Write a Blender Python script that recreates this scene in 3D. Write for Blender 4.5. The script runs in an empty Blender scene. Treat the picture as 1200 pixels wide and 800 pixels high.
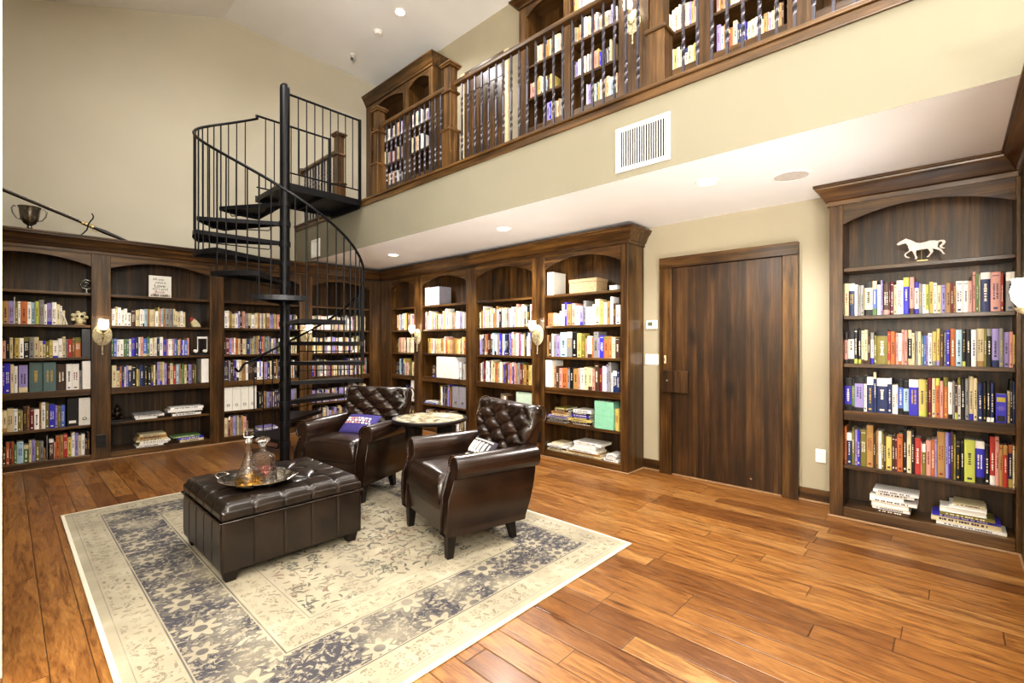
import bpy, bmesh, math, random
from math import sin, cos, pi, radians, sqrt, exp
from mathutils import Vector, Matrix

random.seed(7)
SC = bpy.context.scene
COL = SC.collection

# ------------------------------------------------------------------ camera numbers
FPX, EYE, AZ = 554.6, 1.45, radians(43)
CA, SA = cos(AZ), sin(AZ)
def ray(px, py):
    r = (px-600)/FPX; u = (400-py)/FPX
    return (CA+r*SA, SA-r*CA, u)
def onX(px, py, X):
    d = ray(px, py); t = X/d[0]; return Vector((X, t*d[1], EYE+t*d[2]))
def onY(px, py, Y):
    d = ray(px, py); t = Y/d[1]; return Vector((t*d[0], Y, EYE+t*d[2]))
def onZ(px, py, Z=0.0):
    d = ray(px, py); t = (Z-EYE)/d[2]; return Vector((t*d[0], t*d[1], Z))

# ------------------------------------------------------------------ colour
def lin(v):
    return v/12.92 if v <= 0.04045 else ((v+0.055)/1.055)**2.4
def hx(s):
    s = s.lstrip('#')
    return tuple(lin(int(s[i:i+2], 16)/255) for i in (0, 2, 4))+(1.0,)

# ------------------------------------------------------------------ node helpers
class NT:
    def __init__(s, name):
        s.m = bpy.data.materials.new(name); s.m.use_nodes = True
        s.t = s.m.node_tree; s.n = s.t.nodes; s.l = s.t.links
        s.b = s.n['Principled BSDF']
    def add(s, kind, **kw):
        nd = s.n.new(kind)
        for k, v in kw.items():
            if k.startswith('i_'):
                nd.inputs[k[2:].replace('_', ' ')].default_value = v
            else: setattr(nd, k, v)
        return nd
    def link(s, a, b): s.l.new(a, b)
    def math(s, op, a, b=None, c=None, clamp=False):
        nd = s.n.new('ShaderNodeMath'); nd.operation = op; nd.use_clamp = clamp
        for i, x in enumerate((a, b, c)):
            if x is None: continue
            if isinstance(x, (int, float)): nd.inputs[i].default_value = x
            else: s.l.new(x, nd.inputs[i])
        return nd.outputs[0]
    def mix(s, fac, a, b, blend='MIX'):
        nd = s.n.new('ShaderNodeMix'); nd.data_type = 'RGBA'; nd.blend_type = blend
        for i, x in ((0, fac), (6, a), (7, b)):
            if isinstance(x, (int, float)): nd.inputs[i].default_value = x
            elif isinstance(x, tuple): nd.inputs[i].default_value = x
            else: s.l.new(x, nd.inputs[i])
        return nd.outputs[2]
    def ramp(s, fac, stops, interp='LINEAR'):
        nd = s.n.new('ShaderNodeValToRGB'); nd.color_ramp.interpolation = interp
        e = nd.color_ramp.elements
        while len(e) < len(stops): e.new(0.5)
        for el, (p, c) in zip(e, stops):
            el.position = p; el.color = c if len(c) == 4 else c+(1,)
        s.l.new(fac, nd.inputs[0]); return nd.outputs[0]
    def coords(s, scale=(1, 1, 1), rnd=False):
        tc = s.n.new('ShaderNodeTexCoord'); mp = s.n.new('ShaderNodeMapping')
        mp.inputs['Scale'].default_value = scale
        s.l.new(tc.outputs['Object'], mp.inputs['Vector'])
        if rnd:
            oi = s.n.new('ShaderNodeObjectInfo')
            vm = s.n.new('ShaderNodeVectorMath'); vm.operation = 'SCALE'
            cb = s.n.new('ShaderNodeCombineXYZ')
            for i in range(3): s.l.new(oi.outputs['Random'], cb.inputs[i])
            s.l.new(cb.outputs[0], vm.inputs[0]); vm.inputs['Scale'].default_value = 37.0
            s.l.new(vm.outputs[0], mp.inputs['Location'])
        return mp.outputs[0]
    def noise(s, vec, scale, detail=4, rough=0.55, dist=0.0):
        nd = s.n.new('ShaderNodeTexNoise')
        nd.inputs['Scale'].default_value = scale; nd.inputs['Detail'].default_value = detail
        nd.inputs['Roughness'].default_value = rough; nd.inputs['Distortion'].default_value = dist
        s.l.new(vec, nd.inputs['Vector']); return nd.outputs['Fac']
    def bump(s, h, strength, dist=0.01):
        nd = s.n.new('ShaderNodeBump'); nd.inputs['Strength'].default_value = strength
        nd.inputs['Distance'].default_value = dist
        s.l.new(h, nd.inputs['Height']); s.l.new(nd.outputs[0], s.b.inputs['Normal'])
    def base(s, x):
        if isinstance(x, tuple): s.b.inputs['Base Color'].default_value = x
        else: s.l.new(x, s.b.inputs['Base Color'])
    def set(s, **kw):
        for k, v in kw.items(): s.b.inputs[k.replace('_', ' ')].default_value = v
        return s

def plain(name, color, rough=0.5, metal=0.0, var=0.06, scale=30, bump=0.0, **kw):
    t = NT(name); c = hx(color)
    n = t.noise(t.coords(), scale, 3)
    dk = tuple(x*(1-var*2) for x in c[:3])+(1,); lt = tuple(min(1, x*(1+var)) for x in c[:3])+(1,)
    t.base(t.ramp(n, [(0.3, dk), (0.7, lt)])); t.set(Roughness=rough, Metallic=metal, **kw)
    if bump: t.bump(n, bump, 0.004)
    return t.m

def wood(name, axis, stops, rough=0.32, knots=0.8, stave=None, thin=None):
    t = NT(name)
    sc = [14.0, 14.0, 14.0]; sc['xyz'.index(axis)] = 0.55
    v = t.coords(tuple(sc), rnd=True)
    n1 = t.noise(v, 1.5, 6, 0.6, 0.35)
    n2 = t.noise(v, 9.0, 3, 0.6, 0.2)
    f = t.math('ADD', t.math('MULTIPLY', n1, 0.7), t.math('MULTIPLY', n2, 0.3))
    if stave:
        tc = t.add('ShaderNodeTexCoord'); sp = t.add('ShaderNodeSeparateXYZ'); t.link(tc.outputs['Object'], sp.inputs[0])
        q = t.math('FLOOR', t.math('DIVIDE', t.math('ADD', sp.outputs['xyz'.index(stave)], 3.0), 0.118))
        wn = t.add('ShaderNodeTexWhiteNoise', noise_dimensions='1D'); t.link(q, wn.inputs['W'])
        f = t.math('ADD', f, t.math('MULTIPLY', t.math('SUBTRACT', wn.outputs['Value'], 0.5), 0.16))
    col = t.ramp(f, [(0.30, hx(stops[0])), (0.45, hx(stops[1])), (0.56, hx(stops[2])), (0.74, hx(stops[3]))])
    ks = [3.6, 3.6, 3.6]; ks['xyz'.index(axis)] = 1.5
    if thin: ks['xyz'.index(thin)] = 0.02
    kv = t.coords(tuple(ks), rnd=True)
    wp = t.add('ShaderNodeTexNoise'); wp.inputs['Scale'].default_value = 2.5; t.link(kv, wp.inputs['Vector'])
    wv = t.add('ShaderNodeVectorMath', operation='MULTIPLY_ADD'); t.link(wp.outputs['Color'], wv.inputs[0]); wv.inputs[1].default_value = (0.3,)*3; t.link(kv, wv.inputs[2])
    vo = t.add('ShaderNodeTexVoronoi'); t.link(wv.outputs[0], vo.inputs['Vector']); vo.inputs['Scale'].default_value = 1.0
    kn = t.ramp(vo.outputs['Distance'], [(0.05, (1, 1, 1)), (0.22, (0, 0, 0))])
    col = t.mix(t.math('MULTIPLY', kn, knots), col, hx('140a04'))
    bl = t.noise(kv, 1.3, 2)
    col = t.mix(t.ramp(bl, [(0.4, (0, 0, 0)), (0.75, (0.6, 0.6, 0.6))]), col, hx(stops[0]))
    t.base(col); t.set(Roughness=rough); t.b.inputs['Coat Weight'].default_value = 0.12
    t.b.inputs['Coat Roughness'].default_value = 0.2
    t.bump(n2, 0.06, 0.003)
    return t.m

DK = ('1a1007', '412a13', '624522', '84653a')
M = {}
for a in 'xyz': M['wood_'+a] = wood('dark_alder_'+a, a, DK)
for a in 'xz': M['panel_'+a] = wood('alder_back_'+a, a, ('1a0f05', '402a10', '60421d', '7d592b'), rough=0.45, stave='x', thin='y')
for a in 'z': M['door_'+a] = wood('door_alder', a, ('150c05', '321f0e', '493016', '624525'), rough=0.42, knots=1.0, stave='y', thin='x')
LW = ('22150a', '453016', '624626', '7d6038')
for a in 'xyz': M['loft_'+a] = wood('loft_alder_'+a, a, LW, knots=0.5)

def wall_mat(name, color, bump=0.05):
    t = NT(name); c = hx(color)
    n = t.noise(t.coords(), 90, 3); n2 = t.noise(t.coords(), 1.2, 2)
    t.base(t.ramp(n2, [(0.3, tuple(x*0.94 for x in c[:3])), (0.7, c)])); t.set(Roughness=0.75)
    t.bump(n, bump, 0.004); return t.m
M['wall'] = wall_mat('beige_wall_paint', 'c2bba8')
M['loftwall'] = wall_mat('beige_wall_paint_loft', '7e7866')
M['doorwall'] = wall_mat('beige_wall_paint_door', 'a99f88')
M['ceil'] = wall_mat('white_ceiling_paint', 'f3f2ef', 0.12)

def floor_mat():
    t = NT('hand_scraped_hardwood'); PW, PL = 0.142, 1.25
    tc = t.add('ShaderNodeTexCoord'); sp = t.add('ShaderNodeSeparateXYZ')
    t.link(tc.outputs['Object'], sp.inputs[0]); x, y = sp.outputs[0], sp.outputs[1]
    xr = t.math('DIVIDE', t.math('ADD', x, 20.03), PW); row = t.math('FLOOR', xr); fx = t.math('FRACT', xr)
    w1 = t.add('ShaderNodeTexWhiteNoise', noise_dimensions='1D'); t.link(row, w1.inputs['W'])
    yr = t.math('ADD', t.math('DIVIDE', t.math('ADD', y, 20.0), PL), t.math('MULTIPLY', w1.outputs['Value'], 7.0))
    coln = t.math('FLOOR', yr); fy = t.math('FRACT', yr)
    cb = t.add('ShaderNodeCombineXYZ'); t.link(row, cb.inputs[0]); t.link(coln, cb.inputs[1])
    w2 = t.add('ShaderNodeTexWhiteNoise', noise_dimensions='3D'); t.link(cb.outputs[0], w2.inputs['Vector'])
    rnd = w2.outputs['Value']
    off = t.math('MULTIPLY', rnd, 41.0)
    gv = t.add('ShaderNodeCombineXYZ')
    t.link(t.math('ADD', t.math('MULTIPLY', x, 17.0), off), gv.inputs[0])
    t.link(t.math('ADD', t.math('MULTIPLY', y, 1.9), off), gv.inputs[1]); t.link(off, gv.inputs[2])
    g1 = t.noise(gv.outputs[0], 1.3, 6, 0.62, 1.6); g2 = t.noise(gv.outputs[0], 7.0, 4, 0.6, 0.6)
    f = t.math('ADD', t.math('MULTIPLY', g1, 0.7), t.math('MULTIPLY', g2, 0.3))
    col = t.ramp(f, [(0.28, hx('462913')), (0.42, hx('785029')), (0.55, hx('9a6f3e')), (0.72, hx('b58b54'))])
    tone = t.ramp(rnd, [(0.0, hx('a58a6c')), (0.25, hx('dccbb0')), (0.75, hx('f0e4d0')), (1.0, hx('ffffff'))])
    col = t.mix(0.85, col, tone, 'MULTIPLY')
    vo = t.add('ShaderNodeTexVoronoi'); vo.inputs['Scale'].default_value = 0.55; t.link(gv.outputs[0], vo.inputs['Vector'])
    kn = t.ramp(vo.outputs['Distance'], [(0.03, (0.8, 0.8, 0.8)), (0.14, (0, 0, 0))])
    col = t.mix(kn, col, hx('2a1005'))
    ex = t.math('MULTIPLY', t.math('MINIMUM', fx, t.math('SUBTRACT', 1.0, fx)), PW)
    ey = t.math('MULTIPLY', t.math('MINIMUM', fy, t.math('SUBTRACT', 1.0, fy)), PL)
    e = t.math('MINIMUM', ex, ey)
    gr = t.ramp(t.math('MULTIPLY', e, 100.0), [(0.10, (1, 1, 1)), (0.30, (0, 0, 0))])
    col = t.mix(t.math('MULTIPLY', gr, 0.85), col, hx('1c0c05'))
    t.base(col)
    t.link(t.ramp(g1, [(0.3, (0.30,)*3), (0.7, (0.42,)*3)]), t.b.inputs['Roughness'])
    hgt = t.math('ADD', t.math('MULTIPLY', g1, 0.5), t.math('MULTIPLY', t.math('MINIMUM', t.math('MULTIPLY', e, 150.0), 1.0), 0.7))
    t.bump(hgt, 0.35, 0.006)
    t.b.inputs['Coat Weight'].default_value = 0.12; t.b.inputs['Coat Roughness'].default_value = 0.18
    return t.m
M['floor'] = floor_mat()

def leather(name, a, b, rough=0.3):
    t = NT(name); v = t.coords()
    n = t.noise(v, 6, 4); g = t.add('ShaderNodeTexVoronoi'); g.inputs['Scale'].default_value = 260
    t.link(v, g.inputs['Vector'])
    t.base(t.ramp(n, [(0.3, hx(a)), (0.7, hx(b))])); t.set(Roughness=rough)
    t.b.inputs['Coat Weight'].default_value = 0.25; t.b.inputs['Coat Roughness'].default_value = 0.22
    t.bump(t.math('ADD', g.outputs['Distance'], t.math('MULTIPLY', n, 0.8)), 0.10, 0.002); return t.m
M['leather'] = leather('brown_leather', '170e08', '2e1d13', 0.27)
M['leather_dark'] = leather('espresso_leather', '130d0a', '2a2019', 0.28)
M['leg'] = plain('black_leg_wood', '150d0a', 0.4)
M['nail'] = plain('bronze_nail_heads', '6a4c34', 0.3, 0.9)
M['iron'] = plain('black_wrought_iron', '0e0e11', 0.42, 0.35, bump=0.05)
def tread_mat():
    t = NT('black_tread_plate'); v = t.coords()
    w = t.add('ShaderNodeTexChecker'); w.inputs['Scale'].default_value = 90; t.link(v, w.inputs['Vector'])
    t.base(t.mix(w.outputs['Fac'], hx('141416'), hx('24242a'))); t.set(Roughness=0.35, Metallic=0.4)
    t.bump(w.outputs['Fac'], 0.4, 0.004); return t.m
M['tread'] = tread_mat()
M['baluster'] = plain('pewter_baluster', '55525a', 0.35, 0.75)
M['white'] = plain('white_plastic', 'f0ece6', 0.4, var=0.02)
M['whitemat'] = plain('white_card', 'e8e4da', 0.7, var=0.03)
M['black'] = plain('black_plastic', '121214', 0.4)
M['greyfile'] = plain('grey_card', '8d8a92', 0.7)
M['shoe'] = plain('stained_shoe_molding', '9a7a5a', 0.4)
M['chrome'] = plain('silver_plate', 'c8c4bc', 0.18, 1.0)
M['pewter'] = plain('aged_pewter', '8b8880', 0.25, 1.0, var=0.25, scale=60, bump=0.3)
M['brass'] = plain('dull_brass', 'b39a66', 0.35, 0.9)
M['bronze'] = plain('dark_bronze', '2b2019', 0.35, 0.8)
M['sconce'] = plain('antique_ivory_metal', 'c9bd9c', 0.45, 0.2, var=0.25, scale=45, bump=0.3)
M['tan'] = plain('tan_box_board', 'b59a74', 0.6, var=0.15, scale=50)
M['mint'] = plain('mint_green_card', '84bd9f', 0.55)
M['palemint'] = plain('pale_mint_card', 'b9ccba', 0.6)
M['cream'] = plain('cream_ceramic', 'd8cba4', 0.35, var=0.1)
M['ivory'] = plain('ivory_painted_horse', 'f2e6dc', 0.5, var=0.04)
M['slate'] = plain('slate_lead', '4a4c52', 0.5)

def emis(name, color, strength):
    t = NT(name); t.base(hx(color)); t.b.inputs['Emission Color'].default_value = hx(color)
    t.b.inputs['Emission Strength'].default_value = strength
    n = t.noise(t.coords(), 20, 2); t.link(t.ramp(n, [(0, (0.4,)*3), (1, (0.5,)*3)]), t.b.inputs['Roughness']); return t.m
M['lamp'] = emis('lit_lens', 'fff4dc', 14)
M['shade'] = emis('lit_frosted_glass', 'fff2d0', 10)

def glass(name, color, rough=0.0, cut=0.0):
    t = NT(name); t.base(hx(color)); t.set(Roughness=rough, IOR=1.45); t.b.inputs['Transmission Weight'].default_value = 1
    if cut:
        g = t.add('ShaderNodeTexVoronoi'); g.inputs['Scale'].default_value = 55; t.link(t.coords((1, 1, 0.8)), g.inputs['Vector'])
        t.bump(g.outputs['Distance'], cut, 0.01)
    else:
        t.bump(t.noise(t.coords(), 8, 1), 0.02, 0.002)
    return t.m
M['glass'] = glass('clear_glass', 'ffffff')
M['cutglass'] = glass('cut_crystal', 'ffffff', 0.02, 0.25)
M['whisky'] = glass('amber_liquor', 'ffcf70')
M['port'] = glass('red_liquor', 'd86a58')

def stone_top():
    t = NT('inlaid_stone_top'); v = t.coords()
    vo = t.add('ShaderNodeTexVoronoi'); vo.inputs['Scale'].default_value = 11; t.link(v, vo.inputs['Vector'])
    n = t.noise(v, 14, 5)
    c = t.ramp(n, [(0.32, hx('4c4438')), (0.47, hx('a59a80')), (0.62, hx('d6ccb0'))])
    c = t.mix(t.ramp(vo.outputs['Distance'], [(0.15, (0.6,)*3), (0.35, (0, 0, 0))]), c, hx('7d7460'))
    t.base(c); t.set(Roughness=0.2); return t.m
M['stone'] = stone_top()

def book_mat(name, rough):
    t = NT(name); at = t.add('ShaderNodeAttribute', attribute_name='Col')
    n = t.noise(t.coords(), 120, 2)
    t.base(t.mix(t.math('MULTIPLY', n, 0.35), at.outputs['Color'], hx('2a241c'), 'MIX') if False else at.outputs['Color'])
    t.set(Roughness=rough); t.bump(n, 0.05, 0.001); return t.m
M['book'] = book_mat('printed_book_cloth', 0.45)
M['paint'] = M['book']

# rug -----------------------------------------------------------------
RX0, RX1, RY0, RY1 = 0.315, 3.055, 1.68, 5.40
def rug_mat():
    t = NT('faded_oriental_rug'); hxs, hys = (RX1-RX0)/2, (RY1-RY0)/2
    tc = t.add('ShaderNodeTexCoord'); sp = t.add('ShaderNodeSeparateXYZ'); t.link(tc.outputs['Object'], sp.inputs[0])
    x, y = sp.outputs[0], sp.outputs[1]
    ax = t.math('SUBTRACT', hxs, t.math('ABSOLUTE', x)); ay = t.math('SUBTRACT', hys, t.math('ABSOLUTE', y))
    d = t.math('MINIMUM', ax, ay)
    o = tc.outputs['Object']
    def band(a, b, s=0.004):
        up = t.math('DIVIDE', t.math('SUBTRACT', d, a), s, clamp=True)
        dn = t.math('DIVIDE', t.math('SUBTRACT', b, d), s, clamp=True)
        return t.math('MULTIPLY', up, dn)
    def vor(scale, lo, hi, feat='F1', rndness=1.0, dist=None):
        vo = t.add('ShaderNodeTexVoronoi', feature=feat); vo.inputs['Scale'].default_value = scale
        vo.inputs['Randomness'].default_value = rndness
        t.link(dist or o, vo.inputs['Vector'])
        return t.ramp(vo.outputs['Distance'], [(lo, (1, 1, 1)), (hi, (0, 0, 0))]), vo
    # warped coordinates give the motifs drawn, petal-like edges
    wn = t.add('ShaderNodeTexNoise'); wn.inputs['Scale'].default_value = 17; t.link(o, wn.inputs['Vector'])
    wv = t.add('ShaderNodeVectorMath', operation='MULTIPLY_ADD'); t.link(wn.outputs['Color'], wv.inputs[0])
    wv.inputs[1].default_value = (0.06, 0.06, 0.0); t.link(o, wv.inputs[2]); W = wv.outputs[0]
    base = t.ramp(t.noise(o, 3.0, 4), [(0.3, hx('8a8272')), (0.55, hx('9f9682')), (0.75, hx('b0a896'))])
    base = t.mix(t.math('MULTIPLY', t.noise(o, 60, 2), 0.25), base, hx('9a8a66'))
    wear = t.ramp(t.noise(o, 2.2, 3), [(0.30, (0.3,)*3), (0.50, (1, 1, 1))])
    def offs(scale, rndness=1.0, vec=None):
        """offset from the cell centre, its length, angle and a random number per cell"""
        vo = t.add('ShaderNodeTexVoronoi', voronoi_dimensions='2D'); vo.inputs['Scale'].default_value = scale
        vo.inputs['Randomness'].default_value = rndness; t.link(vec or o, vo.inputs['Vector'])
        sb = t.add('ShaderNodeVectorMath', operation='SUBTRACT'); t.link(vec or o, sb.inputs[0]); t.link(vo.outputs['Position'], sb.inputs[1])
        s2 = t.add('ShaderNodeSeparateXYZ'); t.link(sb.outputs[0], s2.inputs[0])
        sc = t.add('ShaderNodeSeparateColor'); t.link(vo.outputs['Color'], sc.inputs[0])
        u, w = s2.outputs[0], s2.outputs[1]
        r = t.math('SQRT', t.math('ADD', t.math('MULTIPLY', u, u), t.math('MULTIPLY', w, w)))
        return u, w, r, t.math('ARCTAN2', w, u), sc.outputs[0], sc.outputs[1]
    def step(x, edge, soft):      # 1 where x < edge
        return t.math('DIVIDE', t.math('SUBTRACT', edge, x), soft, clamp=True)
    def rosette(scale, r0, petals, rndness=1.0, vec=None):
        u, w, r, th, q1, q2 = offs(scale, rndness, vec)
        R0 = t.math('MULTIPLY', t.math('ADD', 0.62, t.math('MULTIPLY', q1, 0.5)), r0)
        pet = t.math('ADD', 0.78, t.math('MULTIPLY', t.math('COSINE', t.math('ADD', t.math('MULTIPLY', th, petals), t.math('MULTIPLY', q2, 6.0))), 0.24))
        edge = t.math('MULTIPLY', R0, pet)
        fill = step(r, edge, 0.003)
        ring = t.math('MULTIPLY', fill, t.math('SUBTRACT', 1.0, step(r, t.math('MULTIPLY', edge, 0.74), 0.003)))
        eye = step(r, t.math('MULTIPLY', R0, 0.26), 0.003)
        return fill, t.math('MAXIMUM', ring, eye), q1, q2
    def leaves(scale, la, lb, vec=None):
        u, w, r, th, q1, q2 = offs(scale, 1.0, vec)
        a = t.math('MULTIPLY', q1, 6.2832); ca, sa = t.math('COSINE', a), t.math('SINE', a)
        p = t.math('ADD', t.math('MULTIPLY', u, ca), t.math('MULTIPLY', w, sa)); q = t.math('SUBTRACT', t.math('MULTIPLY', w, ca), t.math('MULTIPLY', u, sa))
        q = t.math('SUBTRACT', q, t.math('MULTIPLY', t.math('MULTIPLY', p, p), 9.0))
        e = t.math('ADD', t.math('POWER', t.math('DIVIDE', p, la), 2.0), t.math('POWER', t.math('DIVIDE', q, lb), 2.0))
        return t.math('MULTIPLY', step(e, 1.0, 0.25), t.math('GREATER_THAN', q2, 0.3))
    # field: rosettes, leaves and winding stems
    fillA, lineA, qa, qb = rosette(5.0, 0.060, 6)
    fillB, lineB, qc, qd = rosette(9.5, 0.026, 5)
    lf = t.math('MAXIMUM', leaves(10.5, 0.040, 0.011), leaves(15.0, 0.026, 0.008))
    ed = t.add('ShaderNodeTexVoronoi', feature='DISTANCE_TO_EDGE', voronoi_dimensions='2D'); ed.inputs['Scale'].default_value = 4.2; t.link(W, ed.inputs['Vector'])
    vine = t.math('MULTIPLY', step(ed.outputs['Distance'], 0.020, 0.012), t.ramp(t.noise(o, 6, 2), [(0.45, (0, 0, 0)), (0.55, (0.8,)*3)]))
    field = t.math('MULTIPLY', t.math('GREATER_THAN', d, 0.79), wear)
    soft = t.math('MULTIPLY', t.math('MAXIMUM', fillA, fillB), field)
    col = t.mix(t.math('MULTIPLY', soft, 0.45), base, t.ramp(qa, [(0.0, hx('94786a')), (0.5, hx('837c68')), (1.0, hx('6f7668'))]))
    ink = t.math('MULTIPLY', t.math('MAXIMUM', t.math('MAXIMUM', lineA, lineB), t.math('MAXIMUM', lf, vine)), field)
    col = t.mix(t.math('MULTIPLY', ink, 0.82), col, t.ramp(t.noise(o, 5, 2), [(0.38, hx('2f3038')), (0.52, hx('4d483f')), (0.65, hx('6a5048'))]))
    # guard bands with small rosettes
    gf, gl, g1, g2 = rosette(13.0, 0.030, 5, 0.25)
    g = t.math('MULTIPLY', t.math('MULTIPLY', t.math('MAXIMUM', gl, leaves(17.0, 0.022, 0.008)), t.math('MAXIMUM', band(0.075, 0.215), band(0.59, 0.755))), t.math('MULTIPLY', wear, 0.6))
    col = t.mix(g, col, hx('5a5346'))
    # main border: pale rosettes on a dark ground that is worn away in streaks
    bf, bl, b1, b2 = rosette(3.6, 0.125, 7, 0.45)
    mp = t.add('ShaderNodeMapping'); mp.inputs['Scale'].default_value = (9, 26, 9); t.link(W, mp.inputs[0])
    st = t.ramp(t.noise(mp.outputs[0], 1.0, 5, 0.7, 0.4), [(0.36, (0, 0, 0)), (0.46, (1, 1, 1))])
    fn = t.ramp(t.noise(W, 46, 3, 0.6), [(0.38, (0.2,)*3), (0.48, (1, 1, 1))])
    fade = t.ramp(t.noise(o, 1.9, 2), [(0.34, (0.35,)*3), (0.48, (1, 1, 1))])
    ground = t.math('MULTIPLY', t.math('SUBTRACT', 1.0, t.math('MULTIPLY', bf, 0.85)), t.math('MULTIPLY', st, fn))
    dk = t.math('MULTIPLY', t.math('MULTIPLY', t.math('MAXIMUM', ground, t.math('MULTIPLY', bl, 0.8)), fade), band(0.238, 0.563))
    col = t.mix(t.math('MULTIPLY', dk, 0.92), col, hx('2b2b38'))
    lines = t.math('MAXIMUM', t.math('MAXIMUM', band(0.225, 0.236), band(0.566, 0.578)), t.math('MAXIMUM', band(0.062, 0.068), band(0.765, 0.772)))
    col = t.mix(t.math('MULTIPLY', lines, t.math('MULTIPLY', wear, 0.8)), col, hx('34343c'))
    col = t.mix(t.math('LESS_THAN', d, 0.022), col, hx('d2cab6'))
    t.base(col); t.set(Roughness=0.95); t.bump(t.noise(o, 320, 2), 0.25, 0.004)
    return t.m
M['rug'] = rug_mat()

# ------------------------------------------------------------------ mesh builder
class MB:
    def __init__(s): s.v = []; s.f = []; s.c = []; s.mi = []
    def face(s, idx, col=None, mi=0): s.f.append(tuple(idx)); s.c.append(col); s.mi.append(mi)
    def box(s, x0, y0, z0, x1, y1, z1, col=None, mi=0, T=None):
        n = len(s.v)
        for z in (z0, z1):
            for (x, y) in ((x0, y0), (x1, y0), (x1, y1), (x0, y1)):
                p = Vector((x, y, z)); s.v.append(T @ p if T else p)
        for q in ((3, 2, 1, 0), (4, 5, 6, 7), (0, 1, 5, 4), (1, 2, 6, 5), (2, 3, 7, 6), (3, 0, 4, 7)):
            s.face([n+i for i in q], col, mi)
        return s
    def quad(s, pts, col=None, mi=0):
        n = len(s.v); s.v += [Vector(p) for p in pts]; s.face(range(n, n+len(pts)), col, mi)
    def prism(s, poly, fn, a0, a1, col=None, mi=0):
        """poly of (u,w); fn(u,w,a)->xyz"""
        n = len(s.v); k = len(poly)
        for a in (a0, a1):
            for (u, w) in poly: s.v.append(Vector(fn(u, w, a)))
        s.face([n+i for i in range(k)][::-1], col, mi); s.face([n+k+i for i in range(k)], col, mi)
        for i in range(k):
            j = (i+1) % k; s.face((n+i, n+j, n+k+j, n+k+i), col, mi)
        return s
    def tube(s, pts, r, n=8, closed=False, mi=0, col=None):
        pts = [Vector(p) for p in pts]; k = len(pts); b = len(s.v)
        rs = r if isinstance(r, (list, tuple)) else [r]*k
        up = None
        for i, p in enumerate(pts):
            if closed: t = (pts[(i+1) % k]-pts[i-1]).normalized()
            else: t = (pts[min(i+1, k-1)]-pts[max(i-1, 0)]).normalized()
            if up is None:
                up = Vector((0, 0, 1)) if abs(t.z) < 0.9 else Vector((1, 0, 0))
            a = up-t*up.dot(t)
            if a.length < 1e-4: a = t.orthogonal()
            a.normalize(); c = t.cross(a); up = a
            for j in range(n):
                th = 2*pi*j/n; s.v.append(p+(a*cos(th)+c*sin(th))*rs[i])
        m = k if closed else k-1
        for i in range(m):
            i2 = (i+1) % k
            for j in range(n):
                j2 = (j+1) % n
                s.face((b+i*n+j, b+i*n+j2, b+i2*n+j2, b+i2*n+j), col, mi)
        if not closed:
            s.face([b+j for j in range(n)][::-1], col, mi); s.face([b+(k-1)*n+j for j in range(n)], col, mi)
        return s
    def lathe(s, prof, n=24, c=(0, 0, 0), sx=1, sy=1, mi=0, T=None, col=None):
        b = len(s.v); k = len(prof); c = Vector(c)
        for (r, z) in prof:
            for j in range(n):
                th = 2*pi*j/n; p = c+Vector((r*cos(th)*sx, r*sin(th)*sy, z)); s.v.append(T @ p if T else p)
        for i in range(k-1):
            for j in range(n):
                j2 = (j+1) % n
                s.face((b+i*n+j, b+i*n+j2, b+(i+1)*n+j2, b+(i+1)*n+j), col, mi)
        if prof[0][0] > 1e-5: s.face([b+j for j in range(n)][::-1], col, mi)
        if prof[-1][0] > 1e-5: s.face([b+(k-1)*n+j for j in range(n)], col, mi)
        return s
    def grid(s, fn, nu, nv, mi=0, flip=False):
        b = len(s.v)
        for i in range(nu+1):
            for j in range(nv+1): s.v.append(Vector(fn(i/nu, j/nv)))
        for i in range(nu):
            for j in range(nv):
                q = (b+i*(nv+1)+j, b+(i+1)*(nv+1)+j, b+(i+1)*(nv+1)+j+1, b+i*(nv+1)+j+1)
                s.face(q[::-1] if flip else q, None, mi)
        return s
    def mesh(s, name, mats, smooth=None):
        me = bpy.data.meshes.new(name); me.from_pydata([tuple(v) for v in s.v], [], s.f)
        for m in (mats if isinstance(mats, (list, tuple)) else [mats]): me.materials.append(m)
        me.polygons.foreach_set('material_index', s.mi)
        if any(c is not None for c in s.c):
            at = me.color_attributes.new('Col', 'FLOAT_COLOR', 'CORNER'); buf = []
            for f, c in zip(s.f, s.c): buf += list(c or (0.5, 0.5, 0.5, 1))*len(f)
            at.data.foreach_set('color', buf)
        if smooth is not None:
            me.polygons.foreach_set('use_smooth', [True]*len(me.polygons))
            me.set_sharp_from_angle(angle=radians(smooth))
        me.update(); return me
    def build(s, name, mats, parent=None, smooth=None, bevel=0, loc=None, rotz=0, sub=0, label=None):
        o = bpy.data.objects.new(name, s.mesh(name, mats, smooth)); COL.objects.link(o)
        if parent: o.parent = parent
        if loc is not None: o.location = loc
        o.rotation_euler[2] = rotz
        if bevel:
            b = o.modifiers.new('edge', 'BEVEL'); b.width = bevel; b.segments = 2; b.limit_method = 'ANGLE'; b.angle_limit = radians(40)
        if sub:
            q = o.modifiers.new('soft', 'SUBSURF'); q.levels = sub; q.render_levels = sub
        if label: o['label'] = label
        return o
def tag(o, label, cat, group=None, kind=None):
    o['label'] = label; o['category'] = cat
    if group: o['group'] = group
    if kind: o['kind'] = kind
    return o
def thing(name, label, cat, loc=(0, 0, 0), rotz=0, group=None):
    o = bpy.data.objects.new(name, None); COL.objects.link(o); o.location = loc; o.rotation_euler = (0, 0, rotz)
    o.empty_display_size = 0.05
    return tag(o, label, cat, group)
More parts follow.
